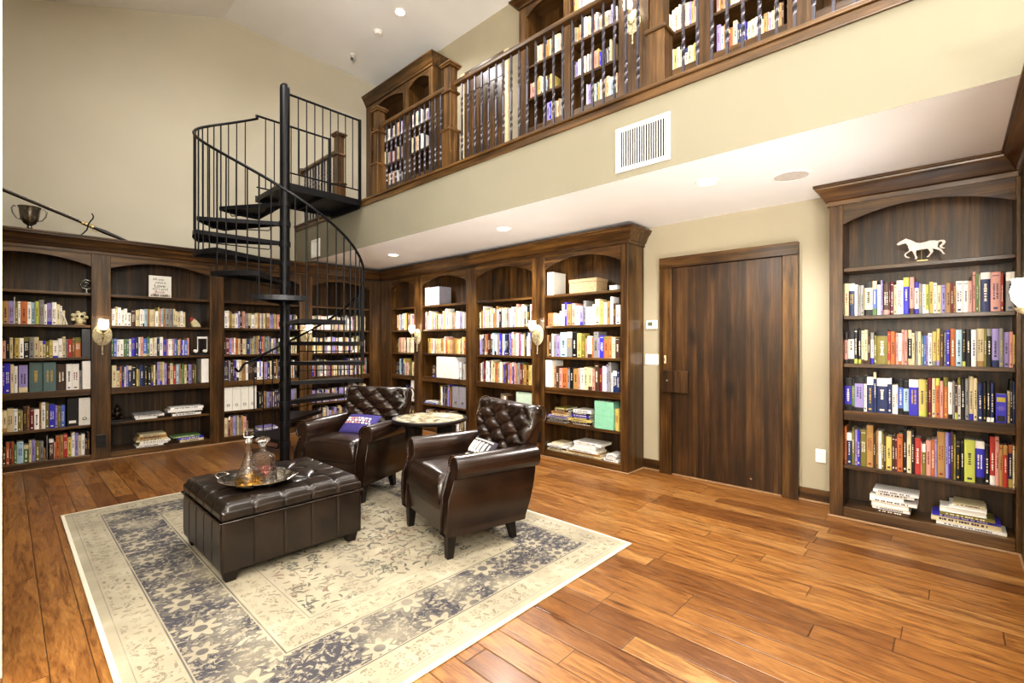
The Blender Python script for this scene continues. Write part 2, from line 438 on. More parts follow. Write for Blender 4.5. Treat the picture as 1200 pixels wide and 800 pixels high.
def struct(name, mb, mat, label, parent=None, bevel=0, smooth=None):
    o = mb.build(name, mat, parent, bevel=bevel, smooth=smooth)
    if not parent: tag(o, label, name.split('_')[0], kind='structure')
    return o
def copy_tree(o, parent=None):
    c = o.copy(); COL.objects.link(c)
    if parent: c.parent = parent
    for ch in list(o.children): copy_tree(ch, c)
    return c
def copy_part(o, parent, loc=None, rotz=None):
    c = o.copy(); COL.objects.link(c); c.parent = parent
    if loc is not None: c.location = loc
    if rotz is not None: c.rotation_euler[2] = rotz
    return c
def text_mesh(txt, size, name):
    cu = bpy.data.curves.new(name, 'FONT'); cu.body = txt; cu.size = size; cu.align_x = 'CENTER'; cu.extrude = 0.0006
    o = bpy.data.objects.new(name, cu); COL.objects.link(o)
    bpy.context.view_layer.update()
    me = bpy.data.meshes.new_from_object(o.evaluated_get(bpy.context.evaluated_depsgraph_get()))
    COL.objects.unlink(o); bpy.data.objects.remove(o); bpy.data.curves.remove(cu); return me

# ------------------------------------------------------------------ the room
LX, LY, MX, RXF = 3.35, 7.57, 4.63, 4.68          # loft edge, left shelves front, long-wall shelves front, right bookcase front
WX, WY, XB, YB = 5.0, 8.10, -2.6, -3.4            # walls
ZC, ZL, ZV = 2.74, 3.38, 6.35                      # ceiling under loft, loft floor, vault
def vz(x): return ZV if x >= 2.26 else ZV-0.39*(2.26-x)

struct('floor', MB().box(XB, YB, -0.05, WX, WY, 0), M['floor'], 'hand-scraped brown hardwood plank floor')
struct('wall_left', MB().prism([(XB, 0), (WX, 0), (WX, ZV), (2.26, ZV), (XB, vz(XB))], lambda u, w, a: (u, a, w), WY, WY+0.1), M['wall'], 'tall beige gable wall behind the staircase')
struct('wall_back', MB().prism([(XB, 0), (WX, 0), (WX, ZV), (2.26, ZV), (XB, vz(XB))], lambda u, w, a: (u, a, w), YB-0.1, YB), M['wall'], 'beige wall behind the camera')
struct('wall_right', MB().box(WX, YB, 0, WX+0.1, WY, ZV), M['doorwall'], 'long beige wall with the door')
struct('wall_side', MB().box(XB-0.1, YB, 0, XB, WY, vz(XB)), M['wall'], 'beige side wall outside the frame')
struct('wall_stub', MB().box(XB, 3.0, 0, -0.0072, 3.12, vz(XB)-0.02), M['wall'], 'edge of a pale wall at the far left of the frame')
struct('ceiling', MB().prism([(XB, vz(XB)), (2.26, ZV), (WX+0.1, ZV), (WX+0.1, ZV+0.1), (2.26, ZV+0.1), (XB, vz(XB)+0.1)], lambda u, w, a: (u, a, w), YB-0.1, WY+0.1), M['ceil'], 'white vaulted ceiling high above the loft')
struct('ceiling_loft', MB().box(LX+.001, YB, ZC, WX, WY, ZC+0.02), M['ceil'], 'low white ceiling under the loft')
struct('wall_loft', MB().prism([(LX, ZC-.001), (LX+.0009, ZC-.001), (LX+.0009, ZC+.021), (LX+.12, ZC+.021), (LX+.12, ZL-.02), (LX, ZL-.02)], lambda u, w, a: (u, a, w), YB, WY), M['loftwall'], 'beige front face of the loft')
struct('floor_loft', MB().box(LX+0.12, YB, ZL-0.04, WX, WY, ZL), M['floor'], 'wooden loft floor')
tr = MB(); tr.box(LX-0.022, YB, ZL-0.09, LX, WY, ZL-0.025); tr.box(LX-0.04, YB, ZL-0.025, LX+0.12, WY, ZL+0.004)
struct('trim_1', tr, M['loft_y'], 'wooden edge trim along the loft floor', bevel=0.006)
bb = MB(); bb.box(WX-0.018, 2.38, 0.0, WX, 2.60, 0.12); bb.box(WX-0.018, 0.70, 0.0, WX, 1.04, 0.12)
struct('baseboard_right', bb, M['wood_y'], 'dark wooden baseboard either side of the door', bevel=0.004)
sm = MB(); sm.box(WX-0.034, 2.38, 0.0, WX-0.018, 2.59, 0.018); sm.box(WX-0.034, 0.755, 0.0, WX-0.018, 1.04, 0.018)
struct('trim_2', sm, M['shoe'], 'thin shoe molding under the baseboard', bevel=0.004)

# door -------------------------------------------------------------
d = MB(); d.box(4.955, 1.172, 0.02, 4.998, 2.238, 2.245)
door = struct('door_1', d, M['door_z'], 'large dark knotty wooden door', bevel=0.003)
mb = MB(); mb.box(4.947, 1.175, 0.003, 4.965, 2.235, 0.018); mb.build('threshold', M['shoe'], door)
mb = MB(); mb.box(4.905, 2.05, 0.90, 4.955, 2.325, 1.135); lb = mb.build('lock_cover', M['door_z'], door, bevel=0.004)
mb = MB(); mb.lathe([(0.012, 0), (0.012, 0.006), (0.006, 0.008)], 14, T=Matrix.Translation((4.905, 2.275, 1.025)) @ Matrix.Rotation(-pi/2, 4, 'Y')); mb.build('keyhole', M['chrome'], lb, smooth=40)
mb = MB(); mb.lathe([(0.011, 0), (0.011, 0.006)], 12, T=Matrix.Translation((4.955, 1.44, 0.115)) @ Matrix.Rotation(-pi/2, 4, 'Y')); mb.build('peg', M['chrome'], door)
cs = MB()
cs.box(4.94, 2.242, 0, 5.0, 2.379, 2.247); cs.box(4.94, 1.037, 0, 5.0, 1.167, 2.247); 
hd = MB(); hd.box(4.937, 1.036, 2.248, 5.0, 2.380, 2.366)
casing = struct('trim_3', cs, M['wood_z'], 'wide dark wooden door casing', bevel=0.004)
hd.build('head_casing', M['wood_y'], casing, bevel=.004)

# loft door
d = MB(); d.box(4.962, 4.80, ZL, 4.998, 5.66, 5.60)
for i in range(5): d.box(4.955, 4.82+i*0.167, ZL+0.03, 4.963, 4.975+i*0.167, 5.28)
d.box(4.955, 4.82, 5.34, 4.963, 5.64, 5.57)
struct('door_2', d, M['loft_z'], 'plank door up on the loft behind the railing', bevel=0.003)
cs = MB(); cs.box(4.965, 5.66, ZL, 5.0, 5.75, 5.70); cs.box(4.965, 4.71, ZL, 5.0, 4.80, 5.70)

lc_ = struct('trim_4', cs, M['cream'], 'pale casing of the loft door', bevel=0.004)
MB().box(4.966, 4.801, 5.601, 5.0, 5.659, 5.70).build('head_casing', M['loft_y'], lc_)

# ------------------------------------------------------------------ bookcases (local x along the shelf, y into the wall)
SHELF = [2.03, 1.645, 1.262, 0.88, 0.45, 0.09]
SHELF_R = [2.05, 1.66, 1.27, 0.885, 0.44, 0.10]
def crown_poly(z0, z1, out):
    return [(0, z0-0.012), (-0.014, z0-0.012), (-0.016, z0+0.02), (-0.03, z0+0.03), (-out*0.62, z0+(z1-z0)*0.62), (-out*0.86, z0+(z1-z0)*0.78), (-out*0.88, z1-0.022), (-out, z1-0.018), (-out, z1), (0, z1)]
def bookcase(name, label, loc, rotz, width, bays, depth, shelves, arch, ztop, ret=(False, False), W='wood', z0=0.0, feet=True, P=0.0, cinner=(False, False)):
    t = thing(name, label, 'bookcase', loc, rotz)
    wx, wz = M[W+'_x'], M[W+'_z']
    px = M['panel_z'] if W == 'wood' else M['loft_z']
    fz = arch[1]+0.055
    MB().box(0.0, depth-0.015, 0.0, width, depth, fz).build('back_panel', px, t)
    edges = [0.0]+[e for b in bays for e in b]+[width]
    for i in range(0, len(edges), 2):
        a, b = edges[i], edges[i+1]
        if b-a < 0.004: continue
        MB().box(a, 0.0, 0.0, b, depth-0.016, fz).build('stile', wz, t, bevel=0.004)
    for (a, b) in bays:
        for k, z in enumerate(shelves):
            if k == len(shelves)-1:
                MB().box(a+.001, 0.006, 0.0, b-.001, depth-0.016, z).build('base_rail', wx, t, bevel=0.003); continue
            th = 0.075 if abs(z-shelves[3]) < 1e-6 and len(shelves) > 4 else 0.03
            MB().box(a+.001, 0.012 if th > 0.05 else 0.022, z-th, b-.001, depth-0.016, z).build('shelf', wx, t, bevel=0.003)
        # arched valance
        n = 20; cxm = (a+b)/2; hw = (b-a)/2
        sag = arch[1]-arch[0]; R = (hw*hw+sag*sag)/(2*sag); cz = arch[1]-R
        pts = [(a+.001, fz), (a+.001, arch[0])]
        for i in range(1, n):
            x = a+(b-a)*i/n; pts.append((x, cz+sqrt(R*R-(x-cxm)**2)))
        pts += [(b-.001, arch[0]), (b-.001, fz)]
        MB().prism(pts, lambda u, w, q: (u, q, w), 0.004, 0.026).build('arch_valance', wx, t)
    MB().box(0.0, 0.002, fz+.001, width, depth, ztop-0.03).build('frieze', wx, t)
    pr = crown_poly(fz+0.01, ztop, 0.10)
    cm = MB(); rings = []
    n0 = len(cm.v)
    stations = []
    L, Rr = ret
    if L: stations.append(('l', depth))
    stations.append(('lc', 0))
    stations.append(('rc', 0))
    if Rr: stations.append(('r', depth))
    for (kx, y) in stations:
        for (o, z) in pr:
            if kx == 'l': p = (o, y, z)
            elif kx == 'lc': p = (o if L else (-o if cinner[0] else 0.0), o, z)
            elif kx == 'rc': p = (width-o if Rr else (width+o if cinner[1] else width), o, z)
            else: p = (width-o, y, z)
            cm.v.append(Vector(p))
    k = len(pr)
    for i in range(len(stations)-1):
        for j in range(k-1):
            cm.face((n0+i*k+j, n0+i*k+j+1, n0+(i+1)*k+j+1, n0+(i+1)*k+j))
    cm.build('crown_molding', wx, t, smooth=25)
    MB().box(0.0, 0.0, ztop-0.029, width, depth, ztop-0.006).build('top_panel', wx, t)
    if feet:
        s = MB(); s.box(-0.014 if L else 0, -0.014, 0.0, width+(0.014 if Rr else 0), -0.0005, 0.02)
        if L: s.box(-0.014, 0.0, 0, -0.0005, depth-0.02, 0.02)
        if Rr: s.box(width+0.0005, 0.0, 0, width+0.014, depth-0.02, 0.02)
        s.build('shoe_molding', M['shoe'], t, bevel=0.005)
    return t

LB0 = -0.55
left_bays = [(0.20, 1.261), (1.442, 2.501), (2.68, 3.74), (3.94, 4.97)]
bookcase('built_in_bookcase', 'dark wooden built-in bookcase of four arched bays along the left gable wall', (LB0, LY, 0), 0, 5.18, left_bays, 0.50, SHELF, (2.352, 2.452), 2.70, cinner=(False, True))
mid_bays = [(0.34, 1.03), (1.24, 2.325), (2.53, 3.60), (3.81, 4.886)]
bookcase('built_in_bookcase', 'dark wooden four-bay bookcase between the room corner and the door', (MX, LY, 0), -pi/2, 4.98, mid_bays, 0.355, SHELF, (2.35, 2.47), 2.70, ret=(False, True), cinner=(True, False))
right_bay = [(0.094, 1.066)]
bookcase('built_in_bookcase', 'dark wooden bookcase right of the door with a white horse on its top shelf', (RXF, 0.754, 0), -pi/2, 1.09, right_bay, 0.31, SHELF_R, (2.41, 2.515), 2.735, ret=(True, False), cinner=(False, True))
bookcase('built_in_bookcase', 'dark wooden bookcase at the right edge of the frame, only its pilaster showing', (4.68, -0.337, 0), pi, 1.88, [(0.37, 1.60)], 0.31, SHELF_R, (2.41, 2.515), 2.735, cinner=(True, False))
LSH = [2.03, 1.66, 1.24, 0.85, 0.47, 0.10]
bookcase('loft_bookcase', 'loft bookcase of two arched bays against the gable wall', (4.65, 8.095, ZL), -pi/2, 2.03, [(0.17, 1.20), (1.37, 1.93)], 0.345, LSH, (2.33, 2.42), 2.64, ret=(False, True), W='loft', feet=False)
loft_bays = [(0.13, 0.73), (0.83, 1.49), (1.85, 2.38), (2.51, 3.15), (3.36, 4.0), (4.1, 4.9)]
bookcase('loft_bookcase', 'long loft bookcase right of the plank door, behind the railing', (4.65, 4.21, ZL), -pi/2, 5.1, loft_bays, 0.345, LSH, (2.30, 2.40), 2.56, ret=(True, False), W='loft', feet=False)

# ------------------------------------------------------------------ books
PAL = {'W': ('f2eee8', 'white'), 'C': ('d8c9a2', 'cream'), 'T': ('a9834f', 'tan'), 'Y': ('ccb768', 'yellow'), 'O': ('ba6c3c', 'orange'),
       'R': ('ac3a34', 'red'), 'M': ('6a1f2e', 'maroon'), 'P': ('d0998e', 'pink'), 'L': ('9c90c6', 'lavender'), 'U': ('3a34b4', 'indigo'),
       'B': ('5674c8', 'blue'), 'N': ('23305e', 'navy'), 'K': ('17161a', 'black'), 'G': ('8c8a88', 'grey'), 'g': ('5f7f4e', 'green'),
       'D': ('4b3426', 'brown'), 'E': ('5c7474', 'teal'), 'S': ('a9c4d2', 'pale blue'), 'A': ('7c7434', 'olive'), 'V': ('bcc25a', 'lime')}
PC = {k: hx(v[0]) for k, v in PAL.items()}
PAGE = hx('ece6d6')
def lum(c): return 0.3*c[0]+0.6*c[1]+0.1*c[2]
def book_geo(mb, w, h, d, code, rnd, T=None, back=0.0):
    base = code[0]; top = bot = None
    if '^' in code: top = code[code.index('^')+1]
    if '_' in code: bot = code[code.index('_')+1]
    jit = rnd.uniform(0.88, 1.08)
    C = lambda k: tuple(min(1, x*jit) for x in PC[k][:3])+(1,)
    cb = C(base)
    t = min(0.0025, w*0.2); bulge = min(0.002, w*0.08)
    F = (lambda p: T @ Vector(p)) if T else (lambda p: Vector(p))
    def bx(x0, y0, z0, x1, y1, z1, c):
        mb.box(x0, y0, z0, x1, y1, z1, c, T=T)
    bx(0, 0.004, 0, t, d, h, cb); bx(w-t, 0.004, 0, w, d, h, cb)
    bx(t, 0.006, 0.003, w-t, d-0.004, h-0.004, PAGE)
    zs = [0.0]; cs = []
    zb = h*rnd.uniform(0.10, 0.2); zt = h*rnd.uniform(0.74, 0.84)
    if bot: zs.append(zb); cs.append(C(bot))
    cs.append(cb)
    if top: zs.append(zt); cs.append(C(top))
    zs.append(h)
    xs = [(0, 0.004), (w*0.2, 0.004-bulge*1.2), (w*0.5, 0.004-bulge*1.7), (w*0.8, 0.004-bulge*1.2), (w, 0.004)]
    for i, c in enumerate(cs):
        for j in range(4):
            (xa, ya), (xb, yb) = xs[j], xs[j+1]
            mb.quad([F((xa, ya, zs[i])), F((xb, yb, zs[i])), F((xb, yb, zs[i+1])), F((xa, ya, zs[i+1]))], c)
    n = len(mb.v)
    mb.quad([F((x, y, h)) for x, y in xs]+[F((w, 0.006, h)), F((0, 0.006, h))], cb)
    # lettering: rows of small marks down the spine
    tc = hx('ece4d2') if lum(cb) < 0.22 else hx(rnd.choice(('2a2430', '5a2a24', '39341e', '23305e')))
    if rnd.random() < 0.2: tc = hx('c8a850') if lum(cb) < 0.25 else hx('7a2a22')
    yq = 0.004-bulge*1.8-0.0006
    z = h*rnd.uniform(0.66, 0.72); zlo = h*rnd.uniform(0.25, 0.42)
    cols = 2 if (w > 0.035 and rnd.random() < 0.6) else 1
    for k in range(cols):
        lw = w*(0.34 if cols == 1 else 0.2); xm = w*0.5 if cols == 1 else w*(0.34+0.32*k)
        zz = z
        while zz > zlo:
            lh = rnd.uniform(0.006, 0.014)
            hw = lw*rnd.uniform(0.6, 1.0)/2
            mb.quad([F((xm-hw, yq, zz-lh)), F((xm+hw, yq, zz-lh)), F((xm+hw, yq, zz)), F((xm-hw, yq, zz))], tc)
            zz -= lh+rnd.choice((0.003, 0.003, 0.008))
    if rnd.random() < 0.5 and not bot:
        q = w*0.22; mb.quad([F((w/2-q, yq, h*0.06)), F((w/2+q, yq, h*0.06)), F((w/2+q, yq, h*0.06+0.014)), F((w/2-q, yq, h*0.06+0.014))], tc)
    if rnd.random() < 0.35 and not top:
        mb.quad([F((w*0.15, yq, h*0.9)), F((w*0.85, yq, h*0.9)), F((w*0.85, yq, h*0.92)), F((w*0.15, yq, h*0.92))], tc)

ORD = ['', 'first', 'second', 'third', 'fourth', 'fifth', 'sixth', 'seventh', 'eighth', 'ninth', 'tenth', 'eleventh', 'twelfth', 'thirteenth', 'fourteenth', 'fifteenth', 'sixteenth', 'seventeenth', 'eighteenth', 'nineteenth']
TENS = {2: ('twentieth', 'twenty'), 3: ('thirtieth', 'thirty'), 4: ('fortieth', 'forty'), 5: ('fiftieth', 'fifty')}
def ordn(n):
    if n < 20: return ORD[n]
    a, b = divmod(n, 10); return TENS[a][0] if b == 0 else TENS[a][1]+'-'+ORD[b]
def describe(code, w, h):
    s = 'thick ' if w > 0.042 else ('slim ' if w < 0.018 else ('tall ' if h > 0.255 else ('short ' if h < 0.175 else '')))
    s += PAL[code[0]][1]+' book'
    if '^' in code: s += ' with '+PAL[code[code.index('^')+1]][1]+' top'
    elif '_' in code: s += ' with '+PAL[code[code.index('_')+1]][1]+' base'
    return s

def clampv(v, axis, rng):
    v = v.copy(); v[axis] = min(max(v[axis], rng[0]), rng[1]); return v
B_R = (1, (0.754-1.064, 0.754-0.096)); B_M = (1, (LY-4.884, LY-3.812)); B_L1 = (0, (LB0+.202, LB0+1.259)); B_L2 = (0, (LB0+1.444, LB0+2.499)); B_L3 = (0, (LB0+2.682, LB0+3.738)); B_M2 = (1, (LY-2.323, LY-1.242))
def book_row(items, fn, zsh, rotz, where, group, seed, clear, bay):
    """items: (left px, right px, top py, code[, lean degrees]); fn unprojects onto the plane of the spines"""
    rnd = random.Random(seed); i = 0
    for it in items:
        xl, xr, yt, code = it[:4]; lean = it[4] if len(it) > 4 else 0
        a = clampv(fn(xl, 400), *bay); b = clampv(fn(xr, 400), *bay); w = (b-a).length-0.0012
        h = min(max(fn((xl+xr)/2, yt).z-zsh, 0.10), clear)
        if w < 0.004: continue
        i += 1
        d = rnd.uniform(0.15, 0.19); push = rnd.uniform(0.0, 0.018)
        mb = MB(); book_geo(mb, w, h, d, code, rnd)
        dirn = Vector((-sin(rotz), cos(rotz), 0))
        o = mb.build('book', M['book'], loc=(a.x+dirn.x*push, a.y+dirn.y*push, zsh+0.0005), rotz=rotz)
        if lean:
            o.rotation_euler[1] = radians(lean)
            if lean > 0: o.location.z += w*sin(radians(lean))
        tag(o, f'{describe(code, w, h)}, {ordn(i)} from left, {where}', 'book', group)

def conv(x0, y0, sc, toks, start):
    out = []; prev = start
    for tk in toks:
        if tk is None: continue
        xr, yt, code = tk[:3]
        if code == '.': prev = xr; continue
        out.append((x0+prev/sc, x0+xr/sc, y0+yt/sc, code)+tuple(tk[3:])); prev = xr
    return out
def P(s):
    r = []
    for tk in s.split():
        q = tk.split(','); r.append((float(q[0]), float(q[1]), q[2])+((float(q[3]),) if len(q) > 3 else ()))
    return r
fR = lambda px, py: onX(px, py, RXF+0.045)
fM = lambda px, py: onX(px, py, MX+0.045)
fL = lambda px, py: onY(px, py, LY+0.045)
GR = 'upright books in the bookcase right of the door'
R1 = conv(980, 300, 10, P('145,320,C 215,320,N^W 250,335,W 287,342,G 325,342,G 425,300,C^K_K 478,292,B^C_g 520,335,W 545,282,L 620,312,D_P 634,300,M 673,300,M 706,335,C 785,285,W 855,250,U^V 915,245,P_D 968,302,W^U_U 1006,322,G 1050,330,W'), 85) \
   + conv(1085, 300, 10, P('38,332,V_W 86,300,Y 130,310,W 181,340,C 236,335,L 292,315,T 326,310,M 352,350,T 436,290,W 506,287,W 546,290,P 590,182,P 620,200,g 641,212,C 760,190,N^W 880,185,P 914,195,R 938,0,. 1060,185,G^W'), 0)
R2 = conv(980, 370, 10, P('135,190,P^K_K 210,182,W^K_K 250,147,K_V 292,165,K_V 325,172,C_D 366,165,C_D 400,240,D 441,195,W^G_U 470,230,A 600,162,A^K 636,182,R_T 692,182,O 728,200,P 766,202,W_O 796,165,P 836,168,P 886,165,K^C_C 922,200,C 956,182,G 996,185,C 1031,235,E 1050,230,B'), 85) \
   + conv(1085, 370, 10, P('26,230,L 76,202,W 126,185,Y_G 166,150,Y_L 211,190,D 241,196,G 282,165,U 351,150,O 426,162,S 471,152,K_V 531,160,K 596,162,W 686,150,C_T 716,150,A 776,150,K^G 861,150,L_N 916,146,G 980,190,L 1024,186,P 1060,220,Y_K'), 0)
R3 = conv(980, 425, 10, P('180,182,U^K_K 215,182,g^K_K 320,166,L^K_K 358,152,W^K 436,166,N^W 472,110,N^C 600,182,N^W 652,182,N^W 692,260,W 722,260,W 786,202,B^K_K 851,216,S^K_K 966,196,U^W 1050,196,Y_V'), 85) \
   + conv(1085, 425, 10, P('20,205,A 70,176,M 116,182,C 166,182,O^V 206,216,P 263,172,O^A 313,226,W_K 341,216,G 371,226,D_V 411,176,W^A 461,190,K 506,190,G 561,162,C_U 606,182,C 671,240,N 711,240,K 761,226,K_W 801,236,N_W 958,0,. 991,336,C 1022,202,K 1058,222,N'), 0)
R4 = conv(980, 490, 10, P('121,96,O 181,172,N^W 213,116,A 246,136,L 279,142,U 351,136,A 431,86,T 461,182,D 491,152,T 531,156,W 556,166,A 581,192,D 651,220,Y 686,212,D 713,220,M 781,186,O 826,132,K 881,152,C 916,162,K 993,236,R 1006,280,P 1050,305,A^W'), 85) \
   + conv(1085, 495, 10, P('61,212,P 106,202,O 131,192,L 226,112,T 266,122,L 291,122,U 326,112,D 353,142,A 406,240,K 451,240,K 579,206,V 691,226,U^W_K 751,280,K 816,172,R_W 863,166,P 906,266,T 966,268,R^T 1021,266,N^O_Y 1058,276,C'), 0)
for rows, z, nm, sd, cl in ((R1, SHELF_R[1], 'top row, bookcase right of door', 11, 0.345), (R2, SHELF_R[2], 'second row, bookcase right of door', 12, 0.345), (R3, SHELF_R[3], 'third row, bookcase right of door', 13, 0.345), (R4, SHELF_R[4], 'fourth row, bookcase right of door', 14, 0.355)):
    book_row(rows, fR, z, -pi/2, nm, GR, sd, cl, B_R)
GM = 'upright books in the bay nearest the door'
M1 = conv(630, 290, 8.89, P('160,682,O 190,682,C 226,692,C 251,662,S 276,590,W 304,570,U 346,590,T 386,580,P 436,605,W 469,610,L_U 499,552,G 566,616,W 596,592,W 646,536,C 681,560,Y 716,570,W 756,556,T 779,512,W 806,580,D 855,596,W'), 100)
M2 = conv(630, 375, 8.89, P('110,156,T 141,160,D 161,142,W 191,152,G 231,160,L 301,126,S 356,122,G^W 406,130,K 451,136,Y 491,160,A 516,190,P 561,166,W_D 581,180,O 626,122,G 641,182,L 686,160,U 736,166,O^A 771,172,T 806,176,C 852,182,D'), 75)
M3 = conv(630, 375, 8.89, P('191,482,T 221,482,D 251,500,P 301,500,O 331,512,G 371,490,K 421,506,T 441,500,P 481,500,W 521,490,C 561,500,C_D 591,512,P 631,452,D 666,500,M 706,480,W 731,462,L 761,442,G 776,550,W 821,530,N^W 852,530,N'), 162)
for rows, z, nm, sd, cl in ((M1, SHELF[1], 'top row, bay nearest the door', 21, 0.345), (M2, SHELF[2], 'second row, bay nearest the door', 22, 0.345), (M3, SHELF[3], 'third row, bay nearest the door', 23, 0.345)):
    book_row(rows, fM, z, -pi/2, nm, GM, sd, cl, B_M)
GL = 'upright books in the leftmost bay'
L1 = conv(0, 290, 8.89, P('90,556,T 148,556,L 157,512,W 186,560,A 216,560,W 286,560,O 326,566,W 366,570,S 406,560,V 461,546,G 491,590,W 541,576,L_U 591,570,W 626,590,C 649,606,W 680,655,C'), 24)
L2 = conv(0, 375, 8.89, P('63,215,P 101,182,K 136,182,C 156,192,D 201,186,Y 249,186,W 306,176,K^A 356,176,G 406,176,C 446,216,C 476,216,C^U 516,220,A 551,206,Y 606,212,W_U 651,192,W 686,172,C 706,200,G 756,196,R 781,182,A 845,182,O^A'), 24)
L3 = conv(0, 375, 8.89, P('51,460,U 108,450,U 146,460,C 185,480,W 195,0,. 291,470,L_C 305,0,. 446,440,E 450,0,. 586,440,E 590,0,. 691,460,D 751,456,W 826,456,W 855,526,G'), 24)
L4 = conv(0, 455, 8.89, P('73,232,C_T 141,212,C 186,216,W 221,226,A 241,232,C 281,196,D 311,186,T 356,212,M 411,216,W 431,150,T 476,146,W 511,152,A 576,166,U 601,182,L 636,182,A 681,176,B'), 26)
L5 = conv(0, 455, 8.89, P('61,626,D 101,566,O 121,560,M 146,560,O 176,590,g 246,556,S 301,590,g^C 331,546,C 371,542,L 416,556,A 456,556,G 476,630,T 485,0,. 498,490,G 510,0,. 561,530,D^W 581,560,P 626,496,O 661,486,T 706,476,R 746,512,Y 781,460,W 816,466,L 851,490,C 886,476,W 911,530,D 938,460,D'), 26)
for rows, z, nm, sd, cl in ((L1, SHELF[1], 'top row, leftmost bay', 31, 0.345), (L2, SHELF[2], 'second row, leftmost bay', 32, 0.345), (L3, SHELF[3], 'third row, leftmost bay', 33, 0.34), (L4, SHELF[4], 'fourth row, leftmost bay', 34, 0.35), (L5, SHELF[5], 'bottom row, leftmost bay', 35, 0.32)):
    book_row(rows, fL, z, 0, nm, GL, sd, cl, B_L1)
# leaning white book at the end of the top-left row
a = fL(690/8.89, 400)
mb = MB(); book_geo(mb, 0.012, 0.16, 0.16, 'W', random.Random(3))
o = mb.build('book', M['book'], loc=(a.x+0.003, a.y, SHELF[1]+0.001)); o.rotation_euler[1] = radians(-16)
tag(o, 'slim white book leaning at the right end of the top row, leftmost bay', 'book', GL)

# faced-out blue paperback on the third row right
p0, p1 = fR(1085+82, 400), fR(1085+94.5, 400)
mb = MB(); w = (p1-p0).length; h = fR(1172, 461.5).z-SHELF_R[3]
mb.box(0, 0.001, 0, w, 0.022, h, PC['U']); mb.box(0.001, 0.0045, 0.001, w-0.001, 0.019, h+0.0006, PAGE)
mb.quad([(w*.08, 0, h*.72), (w*.92, 0, h*.72), (w*.92, 0, h*.88), (w*.08, 0, h*.88)], hx('b9a948'))
mb.quad([(w*.12, -.0006, h*.04), (w*.85, -.0006, h*.04), (w*.85, -.0006, h*.24), (w*.12, -.0006, h*.24)], PC['K'])
for k in range(9):
    a = k*2*pi/9; cx_, cz_ = w*.5, h*.5; q = 0.004
    mb.quad([(cx_+cos(a+.3)*q, -.0006, cz_+sin(a+.3)*q), (cx_+cos(a)*w*.42, -.0006, cz_+sin(a)*w*.36), (cx_+cos(a+.12)*w*.42, -.0006, cz_+sin(a+.12)*w*.36), (cx_+cos(a+.8)*q, -.0006, cz_+sin(a+.8)*q)], PC['L'])
o = mb.build('paperback_book', M['book'], loc=(p0.x, p0.y, SHELF_R[3]+.0005), rotz=-pi/2)
tag(o, 'small blue paperback facing out with yellow title bar, bookcase right of door', 'book', GR)

# stacked flat books ------------------------------------------------
def stack(fn, rotz, zsh, spec, where, group, seed, depth=0.24, bay=None):
    """spec bottom to top: (left px, right px, thickness m, code)"""
    rnd = random.Random(seed); z = zsh+0.0006; n = len(spec)
    for i, (xl, xr, th, code) in enumerate(spec):
        a, b = clampv(fn(xl, 400), *bay), clampv(fn(xr, 400), *bay); w = (b-a).length-.012; d = min(depth*rnd.uniform(.85, 1.1), 0.25)
        dirn = Vector((-sin(rotz), cos(rotz), 0))
        t = bpy.data.objects.new('flat_book', None); COL.objects.link(t); t.empty_display_size = 0.03
        t.location = (a.x+dirn.x*rnd.uniform(0, .02), a.y+dirn.y*rnd.uniform(0, .02), z); t.rotation_euler[2] = rotz+radians(rnd.uniform(-.8, .8))
        cv = min(0.003, th*0.2); c = PC[code[0]]
        m = MB(); m.box(0, 0, 0, w, d, cv, c); m.box(0, 0, th-cv, w, d, th, c)
        spine_front = '!' in code
        if spine_front:
            m.box(0, 0, 0, w, cv, th, c)
            tc = hx('e6dcc8') if lum(c) < .22 else hx('3a3040')
            x = w*.12
            while x < w*.8:
                q = rnd.uniform(.006, .014); m.quad([(x, -.0006, th*.3), (x+q, -.0006, th*.3), (x+q, -.0006, th*.72), (x, -.0006, th*.72)], tc); x += q+rnd.choice((.003, .003, .012))
        else: m.box(0, 0, 0, cv, d, th, c)
        m.build('cover', M['book'], t)
        g = 0.004; x0 = g if spine_front else cv
        MB().box(g, cv+.0002 if spine_front else g, cv+.0002, w-g, d-g, th-cv-.0002, PAGE if not code.endswith('w') else hx('e9e6e0')).build('page_block', M['book'], t)
        pos = 'topmost' if i == n-1 else ('lowest' if i == 0 else ordn(i+1)+' from bottom')
        tag(t, f'flat {PAL[code[0]][1]} book, {pos} in {where}', 'book', group)
        z += th+0.0006
    return z
G2 = 'books lying flat in stacks'
stack(fR, -pi/2, SHELF_R[5], [(1025, 1068, .022, 'D!'), (1022, 1069, .020, 'W!'), (1021, 1068, .036, 'Cw'), (1019, 1077, .022, 'W!'), (1019, 1062, .028, 'Ww'), (1026, 1074, .024, 'W!'), (1023, 1079, .020, 'W!')], 'left stack, bookcase right of door', G2, 41, depth=.2, bay=B_R)
stack(fR, -pi/2, SHELF_R[5], [(1097, 1183, .018, 'W!'), (1091, 1177, .036, 'C!'), (1092, 1176, .018, 'U!'), (1101, 1169, .020, 'A!'), (1101, 1160, .036, 'Ww'), (1112, 1160, .024, 'Ww'), (1117, 1158, .014, 'C!')], 'right stack, bookcase right of door', G2, 42, depth=.2, bay=B_R)
stack(fM, -pi/2, SHELF[4], [(640, 665, .020, 'G!'), (641, 664, .018, 'D!'), (640, 666, .020, 'G!'), (642, 665, .022, 'L!'), (647, 664, .022, 'C!'), (646, 665, .026, 'T!'), (648, 666, .026, 'D!'), (650, 664, .024, 'A!')], 'left stack, fourth row, bay nearest door', G2, 43, bay=B_M)
